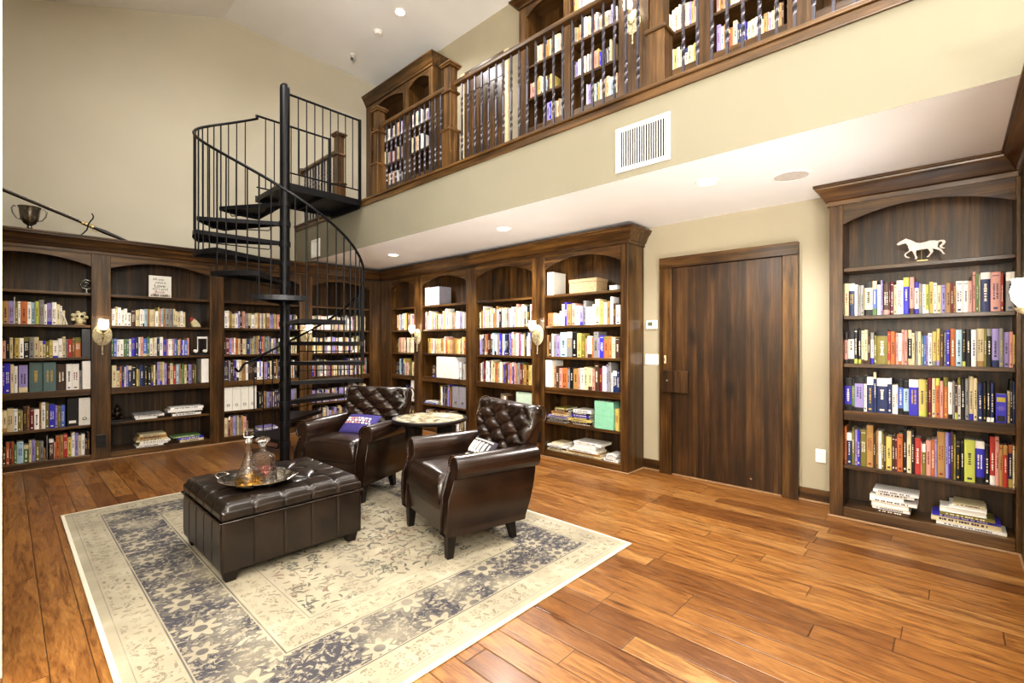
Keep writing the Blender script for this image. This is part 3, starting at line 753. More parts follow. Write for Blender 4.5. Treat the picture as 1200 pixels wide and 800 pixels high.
stack(fM, -pi/2, SHELF[4], [(668, 696, .022, 'D!'), (666, 695, .022, 'K!'), (666, 693, .030, 'Y!'), (670, 691, .018, 'D!'), (669, 690, .034, 'U!'), (669, 692, .020, 'K!'), (671, 693, .034, 'W!')], 'middle stack, fourth row, bay nearest door', G2, 44, bay=B_M)
stack(fM, -pi/2, SHELF[5], [(638, 664, .026, 'C!'), (639, 664, .020, 'K!'), (641, 664, .022, 'W!'), (646, 660, .030, 'Cw')], 'left bottom stack, bay nearest door', G2, 45, bay=B_M)
stack(fM, -pi/2, SHELF[5], [(665, 704, .020, 'C!'), (666, 703, .026, 'T!'), (667, 700, .022, 'W!'), (670, 698, .028, 'Cw'), (672, 698, .034, 'Ww'), (671, 704, .028, 'W!')], 'middle bottom stack, bay nearest door', G2, 46, bay=B_M)
stack(fM, -pi/2, SHELF[5], [(707, 725, .028, 'W!'), (709, 722, .026, 'Gw'), (710, 723, .020, 'W!')], 'small right bottom stack, bay nearest door', G2, 47, bay=B_M)
stack(fL, 0, SHELF[4], [(159, 186, .024, 'Ww'), (158, 194, .026, 'W!'), (157, 192, .020, 'G!')], 'left stack, second bay from left', G2, 48, bay=B_L2)
stack(fL, 0, SHELF[4], [(202, 237, .030, 'W!'), (196, 238, .022, 'K!'), (197, 239, .030, 'Ww'), (200, 240, .030, 'W!')], 'right stack, second bay from left', G2, 49, bay=B_L2)
stack(fL, 0, SHELF[5], [(160, 193, .020, 'W!'), (163, 199, .024, 'Cw'), (164, 201, .022, 'W!'), (160, 198, .030, 'C!'), (161, 197, .034, 'T!'), (164, 196, .022, 'C!')], 'bottom left stack, second bay from left', G2, 50, bay=B_L2)
stack(fL, 0, SHELF[5], [(211, 240, .030, 'C!'), (209, 240, .026, 'U!'), (203, 236, .026, 'g!')], 'bottom right stack, second bay from left', G2, 51, bay=B_L2)

# every other book: one object ----------------------------------------------------
REST = MB()
def fill(T, x0, x1, z, wts, hr, seed, gaps=(), dens=1.0, hi=0.345):
    rnd = random.Random(seed); x = x0+rnd.uniform(0, .006)
    keys = ''.join(k*n for k, n in wts); tgt = rnd.uniform(*hr)
    while x < x1-0.012:
        w = rnd.choice((0.016, 0.02, 0.024, 0.028, 0.034, 0.042))*rnd.uniform(.85, 1.15)*dens
        if x+w > x1: break
        if any(a < x+w and x < b for a, b in gaps): x += 0.01; continue
        if rnd.random() < .25: tgt = rnd.uniform(*hr)
        h = min(hi, tgt*rnd.uniform(.93, 1.05)); code = rnd.choice(keys)
        q = rnd.random()
        if q < .14: code += '^'+rnd.choice('WKCYN')
        elif q < .26: code += '_'+rnd.choice('WKCGU')
        lean = 0
        TT = T @ Matrix.Translation((x, 0.045+rnd.uniform(0, .02), z+.0006))
        book_geo(REST, w-.0012, h, rnd.uniform(.15, .19), code, rnd, T=TT)
        x += w
MIXED = [('W', 5), ('C', 5), ('T', 3), ('P', 2), ('L', 2), ('G', 3), ('K', 3), ('D', 2), ('N', 2), ('U', 1), ('Y', 2), ('O', 1), ('R', 1), ('g', 1), ('S', 1), ('E', 1), ('A', 1), ('M', 1)]
PALE = [('W', 7), ('C', 6), ('P', 3), ('L', 3), ('T', 2), ('Y', 2), ('G', 2), ('D', 1), ('K', 1), ('S', 1)]
DARK = [('W', 3), ('K', 4), ('N', 3), ('L', 3), ('G', 3), ('T', 2), ('D', 3), ('C', 2), ('U', 1)]
TL = Matrix.Translation((LB0, LY, 0)); TM = Matrix.Translation((MX, LY, 0)) @ Matrix.Rotation(-pi/2, 4, 'Z')
TF1 = Matrix.Translation((4.65, 8.095, ZL)) @ Matrix.Rotation(-pi/2, 4, 'Z'); TF2 = Matrix.Translation((4.65, 4.21, ZL)) @ Matrix.Rotation(-pi/2, 4, 'Z')
a, b = left_bays[1]
fill(TL, a+.01, a+.79, SHELF[1], PALE, (.20, .25), 101); fill(TL, a+.01, a+.86, SHELF[2], [('N', 3), ('B', 3), ('U', 3), ('g', 3), ('W', 4), ('K', 3), ('P', 2), ('C', 2), ('E', 2)], (.20, .25), 102)
fill(TL, a+.01, b-.11, SHELF[3], MIXED, (.25, .29), 103)
a, b = left_bays[2]
fill(TL, a+.01, b-.01, SHELF[1], PALE, (.20, .27), 104); fill(TL, a+.01, b-.01, SHELF[2], MIXED, (.22, .28), 105); fill(TL, a+.01, b-.01, SHELF[3], DARK, (.25, .30), 106)
fill(TL, a+.47, b-.01, SHELF[4], DARK, (.20, .28), 107); fill(TL, a+.01, a+.33, SHELF[5], MIXED, (.24, .28), 108)
a, b = left_bays[3]
for k in range(1, 6): fill(TL, a+.02, b-.03, SHELF[k], [PALE, PALE, MIXED, PALE, DARK][k-1], (.2, .28), 110+k)
a, b = mid_bays[0]
for k in range(1, 4): fill(TM, a+.10, b-.005, SHELF[k], PALE if k < 3 else MIXED, (.2, .30), 120+k)
fill(TM, a+.05, b-.14, SHELF[4], DARK, (.2, .28), 125); fill(TM, a+.05, b-.05, SHELF[5], DARK, (.2, .25), 126)
a, b = mid_bays[1]
fill(TM, a+.03, b-.1, SHELF[1], PALE, (.2, .31), 131); fill(TM, a+.10, b-.01, SHELF[2], [('P', 4), ('O', 2), ('C', 5), ('W', 4), ('T', 3), ('R', 2), ('G', 2), ('g', 1), ('Y', 2)], (.2, .28), 132)
fill(TM, a+.20, a+.33, SHELF[3], DARK, (.15, .24), 133); fill(TM, b-.21, b-.10, SHELF[3], PALE, (.24, .28), 134); fill(TM, a+.40, a+.66, SHELF[4], MIXED, (.26, .32), 135)
fill(TM, a+.03, b-.03, SHELF[5], MIXED, (.2, .28), 136)
a, b = mid_bays[2]
fill(TM, a+.03, b-.02, SHELF[1], PALE, (.24, .30), 141); fill(TM, a+.03, b-.02, SHELF[2], MIXED, (.26, .31), 142); fill(TM, a+.02, b-.02, SHELF[3], MIXED, (.25, .31), 143)
fill(TM, a+.45, a+.60, SHELF[4], DARK, (.25, .3), 144); fill(TM, a+.05, b-.2, SHELF[5], MIXED, (.2, .28), 145)
for bi, (a, b) in enumerate([(0.17, 1.20), (1.37, 1.93)]):
    for k in range(1, 6):
        if bi == 1 and k == 3: continue
        fill(TF1, a+.02, b-(.25 if (k+bi) % 3 == 0 else .02), LSH[k], PALE if k < 4 else MIXED, (.2, .27), 150+bi*10+k, hi=.30)
for bi, (a, b) in enumerate(loft_bays):
    for k in range(0, 6):
        if k == 0 and bi != 1: continue
        cut = ((bi*7+k*5) % 4)*0.09
        if bi == 3 and k == 5: fill(TF2, a+.02, a+.14, LSH[k], PALE, (.2, .25), 175); continue
        fill(TF2, a+.02+(cut if k % 2 else 0), b-.02-(0 if k % 2 else cut), LSH[k], PALE if (k+bi) % 3 else MIXED, (.19, .27), 170+bi*10+k, hi=.30)
fill(Matrix.Translation((4.68, -0.337, 0)) @ Matrix.Rotation(pi, 4, 'Z'), .39, 1.58, SHELF_R[1], MIXED, (.2, .27), 260)
fill(Matrix.Translation((4.68, -0.337, 0)) @ Matrix.Rotation(pi, 4, 'Z'), .39, 1.58, SHELF_R[2], MIXED, (.2, .27), 261)
tag(REST.build('shelved_books', M['book']), 'rows of assorted books filling the farther bays and the loft shelves', 'books', kind='stuff')

# ------------------------------------------------------------------ files, boxes, ornaments on the shelves
def mag_file(name, label, group, T_loc, rotz, w, h, d, mat, ring=True, hole=None, tagc=None):
    t = thing(name, label, 'file', T_loc, rotz, group)
    m = MB(); m.box(0, 0, 0, w, d, 0.004); m.box(0, 0, .004, w, .004, h); m.box(0, .004, .004, .004, d, h); m.box(w-.004, .004, .004, w, d, h); m.box(0.004, d-.004, .004, w-.004, d, h*.85)
    m.build('file_box', mat, t)
    MB().box(.008, .02, .006, w-.008, d-.006, h*.93).build('papers', M['whitemat'], t)
    if ring:
        m = MB(); R = min(w*.22, .018)
        pts = [(w/2+R*cos(i*pi/8), -.003, h*.24+R*.8*sin(i*pi/8)) for i in range(16)]
        m.tube(pts, .003, 6, closed=True); m.build('finger_ring', M['bronze'], t, smooth=60)
    if tagc:
        MB().box(w*.15, -.0012, h*.1, w*.85, 0, h*.2).build('label_holder', tagc, t)
    return t
def locL(lx, z, y=0.045): return (LB0+lx, LY+y, z+.0008)
def locM(lx, z, y=0.045): return (MX+y, LY-lx, z+.0008)
fa = lambda px: fL(px, 400).x-LB0
mag_file('magazine_file', 'black magazine file with white tag, fourth row of the leftmost bay', 'magazine files in the leftmost bay', locL(fa(78.8), SHELF[4]), 0, fa(91)-fa(78.8), .325, .22, M['black'], False, tagc=M['white'])
mag_file('magazine_file', 'white magazine file with finger hole, fourth row of the leftmost bay', 'magazine files in the leftmost bay', locL(fa(92.3), SHELF[4]), 0, 1.257-fa(92.3), .325, .22, M['whitemat'], True)
def slab(name, label, cat, loc, rotz, w, h, d, mat, group=None, inner=M['whitemat']):
    t = thing(name, label, cat, loc, rotz, group)
    m = MB(); m.box(0, 0, 0, w, .003, h); m.box(0, .003, 0, .003, d, h); m.box(w-.003, .003, 0, w, d, h); m.build('cover', mat, t, bevel=.001)
    MB().box(.006, .006, .004, w-.006, d-.01, h-.008).build('papers', inner, t)
    return t
slab('binder', 'dark grey shiny binder ending the second row, leftmost bay', 'binder', locL(fa(95.7), SHELF[2], .03), 0, 1.257-fa(95.7), .335, .24, M['slate'])
slab('binder', 'white binder ending the third row, leftmost bay', 'binder', locL(fa(96.4), SHELF[3], .03), 0, 1.257-fa(96.4), .335, .24, M['white'])
slab('binder', 'white binder ending the third row, second bay from left', 'binder', locL(2.501-.095, SHELF[3], .03), 0, .088, .33, .24, M['white'])
for i in range(4):
    mag_file('lever_arch_file', ['white lever-arch file nearest the pilaster, leftmost of four in a row', 'second white lever-arch file of the four in a row', 'third white lever-arch file of the four in a row', 'rightmost white lever-arch file of the four in a row'][i], 'white lever-arch files in the third bay', locL(2.69+i*.108, SHELF[4]), 0, .104, .34, .24, M['whitemat'], True)
fm = lambda px: LY-fM(px, 400).y
slab('binder', 'white binder starting the third row, bay nearest the door', 'binder', locM(mid_bays[3][0]+.003, SHELF[3], .02), -pi/2, fm(648)-mid_bays[3][0]-.004, .335, .24, M['white'])
slab('binder', 'mint green box binder on the fourth row, bay nearest the door', 'binder', locM(fm(697.5), SHELF[4], .03), -pi/2, fm(719.5)-fm(697.5), .315, .24, M['mint'])
rr = MB(); book_geo(rr, .05, .245, .2, 'Y', random.Random(8)); tag(rr.build('book', M['book'], loc=locM(fm(720.6), SHELF[4]), rotz=-pi/2), 'yellow book standing right of the mint green binder', 'book', GM)
# top shelf of the bay nearest the door
a, b = mid_bays[3]
mag_file('magazine_file', 'patterned magazine file with pale spine, top shelf, bay nearest the door', None, locM(a+.015, SHELF[0], .04), -pi/2, .10, .285, .25, M['whitemat'], False)
t = thing('storage_box', 'tan lidded storage box on the top shelf, bay nearest the door', 'box', locM(fm(666), SHELF[0], .05), -pi/2)
MB().box(.006, .006, 0, .394, .244, .125).build('box_body', M['tan'], t, bevel=.003)
MB().box(0, 0, .1255, .40, .25, .165).build('lid', M['tan'], t, bevel=.004)
t = thing('small_box', 'small white box at the right end of the top shelf, bay nearest door', 'box', locM(fm(713), SHELF[0], .06), -pi/2)
MB().box(.003, .003, 0, .097, .117, .04).build('box_body', M['whitemat'], t, bevel=.002); MB().box(0, 0, .0405, .10, .12, .055).build('lid', M['whitemat'], t, bevel=.002)
# second mid bay
a, b = mid_bays[1]
for i in range(3):
    mag_file('magazine_file', ['pale grey magazine file, leftmost of three under the second arch', 'pale grey magazine file, middle of three under the second arch', 'pale grey magazine file, rightmost of three under the second arch'][i], 'magazine files on the top shelf', locM(a+.04+i*.125, SHELF[0], .04), -pi/2, .12, .29, .24, M['greyfile'] if i else M['whitemat'], False, tagc=M['whitemat'])
t = thing('storage_box', 'large white box file on the third row behind the round table', 'box', locM(a+.35, SHELF[3], .03), -pi/2)
MB().box(0, 0, 0, .47, .26, .33).build('box_body', M['white'], t, bevel=.004); MB().box(.02, -.0015, .02, .45, 0, .31).build('front_label', M['whitemat'], t)
mag_file('magazine_file', 'grey magazine file with metal rings on the fourth row behind the round table', None, locM(b-.345, SHELF[4], .03), -pi/2, .15, .32, .24, M['greyfile'], True)
mag_file('magazine_file', 'grey magazine file with metal ring beside the third mid pilaster', None, locM(b-.185, SHELF[4], .03), -pi/2, .15, .32, .24, M['greyfile'], True)
slab('binder', 'pale mint binder on the fourth row behind the front armchair', 'binder', locM(mid_bays[2][1]-.30, SHELF[4], .03), -pi/2, .28, .33, .24, M['palemint'])
slab('binder', 'white binder above the rear armchair, narrow corner bay', 'binder', locM(mid_bays[0][1]-.125, SHELF[4], .03), -pi/2, .11, .35, .24, M['white'])
stack(fM, -pi/2, SHELF[4], [(497, 511, .02, 'B!'), (498, 511, .016, 'W!')], 'pair on the fourth row behind the round table', G2, 52, depth=.2, bay=B_M2)
stack(fL, 0, SHELF[5], [(302, 326, .022, 'U!'), (303, 327, .026, 'W!'), (305, 325, .02, 'L!')], 'bottom stack behind the stair pole', G2, 53, bay=B_L3)

# sign with verse
p = onY(174, 349, LY+.12); q = onY(200.5, 349, LY+.12)
t = thing('verse_sign', 'small white sign with lettering on the top shelf, second bay from left', 'sign', (p.x, LY+.10, SHELF[0]+.001), 0)
sw, sh = q.x-p.x, .285
MB().box(0, 0, 0, sw, .016, sh).build('board', M['whitemat'], t, bevel=.002)
for txt, sz, x, z, c in (('All you', .042, .42, .225, '4a463c'), ('need is', .04, .52, .183, '3a362c'), ('Love', .062, .48, .132, '2c2a26'), ('and a good', .038, .5, .10, '3c3830'), ('Book', .052, .48, .056, 'a8454c')):
    me = text_mesh(txt, sz, 'lettering'); me.materials.append(plain('ink_'+txt.replace(' ', '_'), c, .6))
    o = bpy.data.objects.new('lettering', me); COL.objects.link(o); o.parent = t; o.location = (sw*x, -.001, z); o.rotation_euler = (pi/2, 0, 0)
m = MB(); rnd = random.Random(4); x = .02
while x < sw-.025:
    w = rnd.uniform(.006, .011); m.box(x, -.0012, .012, x+w, 0, rnd.uniform(.034, .05), PC[rnd.choice('TRgYDEKCG')]); x += w+.002
m.build('painted_book_row', M['book'], t)

# music note bookend (beamed pair of notes), white
p = LB0+2.499-.176
t = thing('music_note_bookend', 'white beamed music notes ornament ending the second row, second bay', 'ornament', (p, LY+.05, SHELF[2]+.001), 0)
m = MB()
for dx in (.022, .135):
    m.lathe([(0.0001, -.012), (.024, -.010), (.03, 0), (.024, .010), (.0001, .012)], 16, T=Matrix.Translation((dx, .02, .055)) @ Matrix.Rotation(radians(20), 4, 'Y') @ Matrix.Rotation(pi/2, 4, 'X') @ Matrix.Diagonal((1, .75, 1, 1)))
m.build('note_head', M['white'], t, smooth=50)
m = MB(); m.box(.042, .012, .055, .052, .028, .225); m.box(.155, .012, .055, .165, .028, .225); m.build('stem', M['white'], t, bevel=.002)
MB().box(.042, .012, .2255, .165, .028, .255).build('beam', M['white'], t, bevel=.002)
MB().box(.0, -.02, 0, .17, .06, .022).build('base', M['black'], t, bevel=.002)

def lump(m, c, r, sx=1, sy=1, sz=1, n=14):
    m.lathe([(max(1e-4, r*sin(i*pi/8)), -r*cos(i*pi/8)) for i in range(9)], n, T=Matrix.Translation(c) @ Matrix.Diagonal((sx, sy, sz, 1)))
# shell ornament
p = fL(223, 400).x
t = thing('seashell_ornament', 'cream and red shell-like ornament at the end of the top book row, second bay', 'ornament', (p, LY+.06, SHELF[1]+.001), 0)
m = MB(); m.prism([(0.03, 0), (.135, 0), (.125, .035), (.09, .085), (.05, .12), (.02, .13), (.0, .10)], lambda u, w, q: (u, q, w), 0, .05); m.build('shell', M['cream'], t, bevel=.012, smooth=40)
m = MB(); m.prism([(0.0, .075), (.018, .07), (.05, .115), (.03, .14), (.0, .125)], lambda u, w, q: (u, q, w), -.004, .054); m.build('red_tip', plain('red_glaze', '9c3a30', .4), t, bevel=.008)
# skull-like ornament on the leftmost bay, top book row
p = fL(84, 400).x
t = thing('skull_ornament', 'small cream skull-like ornament with dark eye, top book row, leftmost bay', 'ornament', (p, LY+.08, SHELF[1]+.001), 0)
m = MB(); lump(m, (.075, .05, .10), .055, 1.1, .9, 1); lump(m, (.075, .03, .05), .035, 1, .9, 1.1)
for k in range(7):
    a = k*2*pi/7; lump(m, (.075+.062*cos(a), .045, .095+.058*sin(a)), .022)
m.build('skull', M['cream'], t, smooth=60)
m = MB(); lump(m, (.095, .0, .105), .017, 1, .6, 1); lump(m, (.052, .003, .105), .012, 1, .6, 1); m.build('eye_socket', M['black'], t, smooth=60)
MB().lathe([(.05, 0), (.05, .012), (.03, .02)], 20, c=(.075, .05, 0)).build('stand', M['tan'], t, smooth=40)
# ring ornament on the top shelf, leftmost bay
p = onY(95, 340, LY+.08).x
t = thing('ring_ornament', 'dark round wire ornament on the top shelf of the leftmost bay', 'ornament', (p+.05, LY+.08, SHELF[0]+.001), 0)
MB().tube([(.055*cos(i*pi/14), 0, .105+.055*sin(i*pi/14)) for i in range(28)], .008, 8, closed=True).build('ring', M['pewter'], t, smooth=60)
MB().tube([(-.02, 0, .125), (.0, 0, .135), (.02, 0, .12), (.0, 0, .10), (-.015, 0, .085), (.02, 0, .075)], .006, 8).build('scroll', M['pewter'], t, smooth=60)
MB().lathe([(.05, 0), (.05, .01), (.02, .02), (.012, .05)], 20, sy=.7).build('stand', M['pewter'], t, smooth=40)
# dark figurine in the second bay
p = fL(138, 400).x
t = thing('bronze_figurine', 'small dark seated figurine at left of the fourth row, second bay', 'figurine', (p, LY+.10, SHELF[4]+.001), 0)
MB().box(-.06, -.04, 0, .06, .05, .02).build('plinth', M['black'], t, bevel=.003)
m = MB(); lump(m, (0, .005, .075), .05, .9, .8, 1.1); lump(m, (0, 0, .14), .034, .9, .8, 1.2); lump(m, (.004, -.005, .195), .022); lump(m, (-.045, -.01, .045), .022, 1.6, 1, .8); lump(m, (.045, -.01, .045), .022, 1.6, 1, .8)
m.tube([(-.03, 0, .16), (-.055, -.02, .12), (-.03, -.04, .09)], .010, 8); m.tube([(.03, 0, .16), (.055, -.02, .12), (.03, -.04, .09)], .010, 8)
m.build('body', M['bronze'], t, smooth=60)

# horse silhouette figurine
HO = [(205,285),(260,240),(330,205),(365,183),(376,206),(420,225),(470,260),(520,300),(580,315),(650,305),(720,285),(790,290),(840,305),(900,295),(945,305),(967,340),(947,385),(908,420),(930,452),(965,460),(925,477),(878,448),(868,410),(915,362),(910,332),(882,326),(857,345),(850,400),(842,430),(900,480),(930,540),(960,583),(922,590),(903,540),(868,500),(800,462),(768,450),(782,510),(742,570),(712,612),(670,615),(700,585),(735,525),(702,455),(690,442),(620,450),(520,455),(515,500),(520,560),(542,605),(520,640),(490,635),(502,600),(480,530),(455,460),(430,455),(400,480),(355,512),(357,550),(420,590),(400,606),(345,580),(325,530),(340,495),(400,455),(408,430),(392,390),(385,340),(352,287),(300,292),(255,307),(222,310)]
hp = onX(1080, 303, RXF+.09); scl = (onX(1051, 280, RXF+.09)-onX(1108, 280, RXF+.09)).length/760
t = thing('horse_figurine', 'ivory trotting horse figurine on the top shelf, bookcase right of door', 'figurine', (RXF+.09, hp.y, SHELF_R[0]+.001), -pi/2)
m = MB(); m.prism([((u-600)*scl, .028+(640-w)*scl) for u, w in HO][::-1], lambda u, w, q: (u, q, w), -.011, .011); m.build('horse', M['ivory'], t, bevel=.003)
m = MB(); m.tube([(.0, 0, .012), (.0, 0, .028+190*scl)], .004, 8); m.build('post', M['brass'], t)
MB().box(-.10, -.04, 0, .10, .04, .010).build('base', M['wood_x'], t, bevel=.002)
MB().box(-.028, -.018, .0105, .038, .018, .02).build('foot', M['brass'], t, bevel=.002)

# ------------------------------------------------------------------ on top of the left bookcase
t = thing('trophy_cup', 'two-handled pewter trophy cup standing on top of the left bookcase', 'cup', (0.192, 7.60, 2.70), 0)
MB().lathe([(.055, 0), (.055, .008), (.03, .02), (.02, .04), (.022, .055), (.05, .075), (.075, .12), (.082, .18), (.088, .235), (.098, .262), (.094, .262), (.08, .235), (.074, .16), (.05, .10), (.0001, .085)], 28).build('bowl', M['pewter'], t, smooth=50)
for s in (-1, 1):
    MB().tube([(s*.06, 0, .11), (s*.10, 0, .125), (s*.13, 0, .17), (s*.14, 0, .225), (s*.125, 0, .255), (s*.105, 0, .25)], .007, 8).build('handle', M['pewter'], t, smooth=60)
g0, g1 = onY(-6, 219, 7.72), onY(150, 283, 7.66); dv = (g1-g0)
def gp(s_): return g0+dv*s_
t = thing('antique_musket', 'long slender antique musket propped at a slant above the left bookcase', 'musket', g0, 0)
loc = lambda v: tuple(v-g0)
MB().tube([loc(gp(0)), loc(gp(.62))], .013, 10).build('barrel', M['bronze'], t, smooth=60)
MB().tube([loc(gp(.02)+Vector((0, 0, .022))), loc(gp(.6)+Vector((0, 0, .02)))], .006, 8).build('ramrod', M['pewter'], t, smooth=60)
for k in range(4): MB().tube([loc(gp(.62+k*.025)), loc(gp(.638+k*.025))], [.022, .024], 12).build('band', M['brass'], t, smooth=60)
MB().tube([loc(gp(.62)), loc(gp(.72)), loc(gp(.80)), loc(gp(.88)), loc(gp(1.0))], [.018, .020, .026, .022, .014], 10).build('stock', M['leg'], t, smooth=60)
MB().tube([loc(gp(.69)), loc(gp(.71)-Vector((0, 0, .04))), loc(gp(.745)-Vector((0, 0, .035))), loc(gp(.755))], .005, 8).build('trigger_guard', M['brass'], t, smooth=60)
t = thing('hook_stand', 'black S-shaped iron hook holding up the musket above the left bookcase', 'stand', (onY(95, 276, 7.6).x, 7.60, 2.70), 0)
o_ = Vector((onY(95, 276, 7.6).x, 7.6, 2.70))
pts = [onY(x, y, 7.63)-o_ for x, y in ((93, 274), (98, 273), (102, 269), (103.5, 263), (106, 259), (109, 256), (109.5, 253), (107.5, 250))]
pts[0].z = .008; pts = [pts[0]+Vector((-.1, 0, 0))]+pts
MB().tube(pts, .007, 8).build('hook', M['iron'], t, smooth=60)
MB().lathe([(.05, 0), (.05, .008), (.01, .012)], 18, c=tuple(pts[0]-Vector((0, 0, pts[0].z)))).build('foot', M['iron'], t, smooth=40)

# ------------------------------------------------------------------ wall sconces
def make_sconce(label, loc, rotz):
    t = thing('wall_sconce', label, 'sconce', loc, rotz, 'candle sconces on the bookcase pilasters')
    R = Matrix.Rotation(pi/2, 4, 'X')
    MB().lathe([(.0001, .0), (.098, .0), (.102, .006), (.09, .014), (.05, .02), (.0001, .022)], 32, T=R @ Matrix.Diagonal((.92, 1.28, 1, 1))).build('backplate', M['sconce'], t, smooth=50)
    m = MB()
    for s in (-1, 1): m.tube([(0, -.024, -.02), (s*.03, -.028, .02), (s*.06, -.026, .05), (s*.045, -.024, .075)], .006, 8)
    m.tube([(-.05, -.024, .0), (0, -.03, -.02), (.05, -.024, .0)], .005, 8); m.build('leaf_ornament', M['sconce'], t, smooth=60)
    MB().tube([(0, -.02, -.03), (0, -.07, -.05), (0, -.11, -.03), (0, -.115, .03)], .008, 8).build('arm', M['sconce'], t, smooth=60)
    MB().lathe([(.008, .03), (.035, .05), (.04, .06), (.012, .062)], 20, c=(0, -.115, 0)).build('candle_cup', M['sconce'], t, smooth=50)
    MB().lathe([(.026, .064), (.045, .095), (.05, .13), (.042, .165), (.046, .18)], 22, c=(0, -.115, 0)).build('glass_shade', M['shade'], t, smooth=60)
    MB().tube([(0, -.012, -.13), (0, -.012, -.155), (0, -.012, -.2), (0, -.012, -.235), (0, -.012, -.245)], [.006, .009, .007, .013, .004], 10).build('drop_finial', M['sconce'], t, smooth=60)
    return t
SC_Z = 1.53
sconces = [('candle sconce between the two leftmost bays', (0.81, LY-.0005, SC_Z), 0), ('candle sconce on the far pilaster, seen through the stair balusters', (3.29, LY-.0005, SC_Z), 0),
           ('candle sconce on the pilaster nearest the room corner, behind the rear armchair', (MX-.0005, 6.435, SC_Z), -pi/2), ('candle sconce on the pilaster left of the bay nearest the door', (MX-.0005, 3.865, SC_Z), -pi/2),
           ('candle sconce at the right edge of the frame', (2.88, -.3375, SC_Z), pi), ('candle sconce up on the loft bookcase', (4.6495, 2.54, ZL+1.53), -pi/2), ('candle sconce on the loft bookcase, beyond the frame top', (4.6495, .955, ZL+1.53), -pi/2)]
first = None
LAMPS = []
for lb, lc, rz in sconces:
    if first is None: first = o = make_sconce(lb, lc, rz)
    else:
        o = copy_tree(first); o.location = lc; o.rotation_euler[2] = rz; o['label'] = lb
    LAMPS.append((Vector(lc)+Matrix.Rotation(rz, 3, 'Z') @ Vector((0, -.115, .15)), 'sconce'))

# ------------------------------------------------------------------ spiral staircase
PX, PY, NS, RISE, RT, RH = 2.315, 5.92, 13, ZL/14, 0.93, 0.915
ST = thing('spiral_staircase', 'black metal spiral staircase rising to the loft', 'staircase', (PX, PY, 0), 0)
MB().lathe([(.09, 0), (.09, .012), (.056, .014), (.056, 4.50), (.052, 4.54), (.03, 4.565), (.0001, 4.57)], 28).build('center_pole', M['iron'], ST, smooth=40)
DA = 367.0/NS
def helix_z(deg): return 4.44-(deg-90)/367.0*3.27
for k in range(1, NS+1):
    a0, a1 = 90+DA*(k-1)-2, 90+DA*k+3; z = ZL-RISE*k
    pl = [(.05*cos(radians(a)), .05*sin(radians(a))) for a in (a1, a0)]
    pl = [(.058*cos(radians(a1)), .058*sin(radians(a1))), (.058*cos(radians(a0)), .058*sin(radians(a0)))]
    for i in range(9):
        a = radians(a0+(a1-a0)*i/8); pl.append((RT*cos(a), RT*sin(a)))
    m = MB(); m.prism(pl, lambda u, w, q: (u, w, q), z-.006, z)
    # folded lips along the edges
    for (aa, sgn) in ((a0, 1), (a1, -1)):
        c_, s_ = cos(radians(aa)), sin(radians(aa)); nx, ny = -s_*sgn*.006, c_*sgn*.006
        m.prism([(.06*c_, .06*s_), (RT*c_, RT*s_), (RT*c_+nx, RT*s_+ny), (.06*c_+nx, .06*s_+ny)], lambda u, w, q: (u, w, q), z-.045, z-.006)
    arc = [(RT*cos(radians(a0+(a1-a0)*i/8)), RT*sin(radians(a0+(a1-a0)*i/8))) for i in range(9)]
    arc2 = [(x*.993, y*.993) for x, y in arc][::-1]
    m.prism(arc+arc2, lambda u, w, q: (u, w, q), z-.05, z-.006)
    m.lathe([(.066, z-.06), (.066, z+.0)], 20)
    m.build('tread', M['tread'], ST)
    ab = radians(a1-4); e = Vector((cos(ab), sin(ab), 0))
    pts = [e*.16+Vector((0, 0, z-.04)), e*.16+Vector((0, 0, z-.095)), e*.18+Vector((0, 0, z-.115)), e*.80+Vector((0, 0, z-.115)), e*.82+Vector((0, 0, z-.095)), e*.82+Vector((0, 0, z-.04))]
    MB().tube(pts, .006, 6).build('riser_bar', M['iron'], ST, smooth=60)
    for j in range(4):
        deg = 90+DA*(k-1)+DA*(j+.35)/4
        if k == 1 and j == 0: continue
        x, y = RH*cos(radians(deg)), RH*sin(radians(deg))
        zb = z-.05
        MB().tube([(x, y, zb), (x, y, helix_z(deg)-.005)],   .0070 if j else .0085, 8).build('baluster', M['iron'], ST, smooth=60)
hp_ = []
for i in range(121):
    deg = 90+367*i/120; hp_.append((RH*cos(radians(deg)), RH*sin(radians(deg)), helix_z(deg)))
# curl at the foot of the rail
for q in range(1, 9):
    deg = 457+q*1.1; a = q*pi/5.5; hp_.append((RH*cos(radians(deg+2)), RH*sin(radians(deg+2)), helix_z(457)-.055+.055*cos(a)))
MB().tube(hp_, .015, 10).build('handrail', M['iron'], ST, smooth=60)
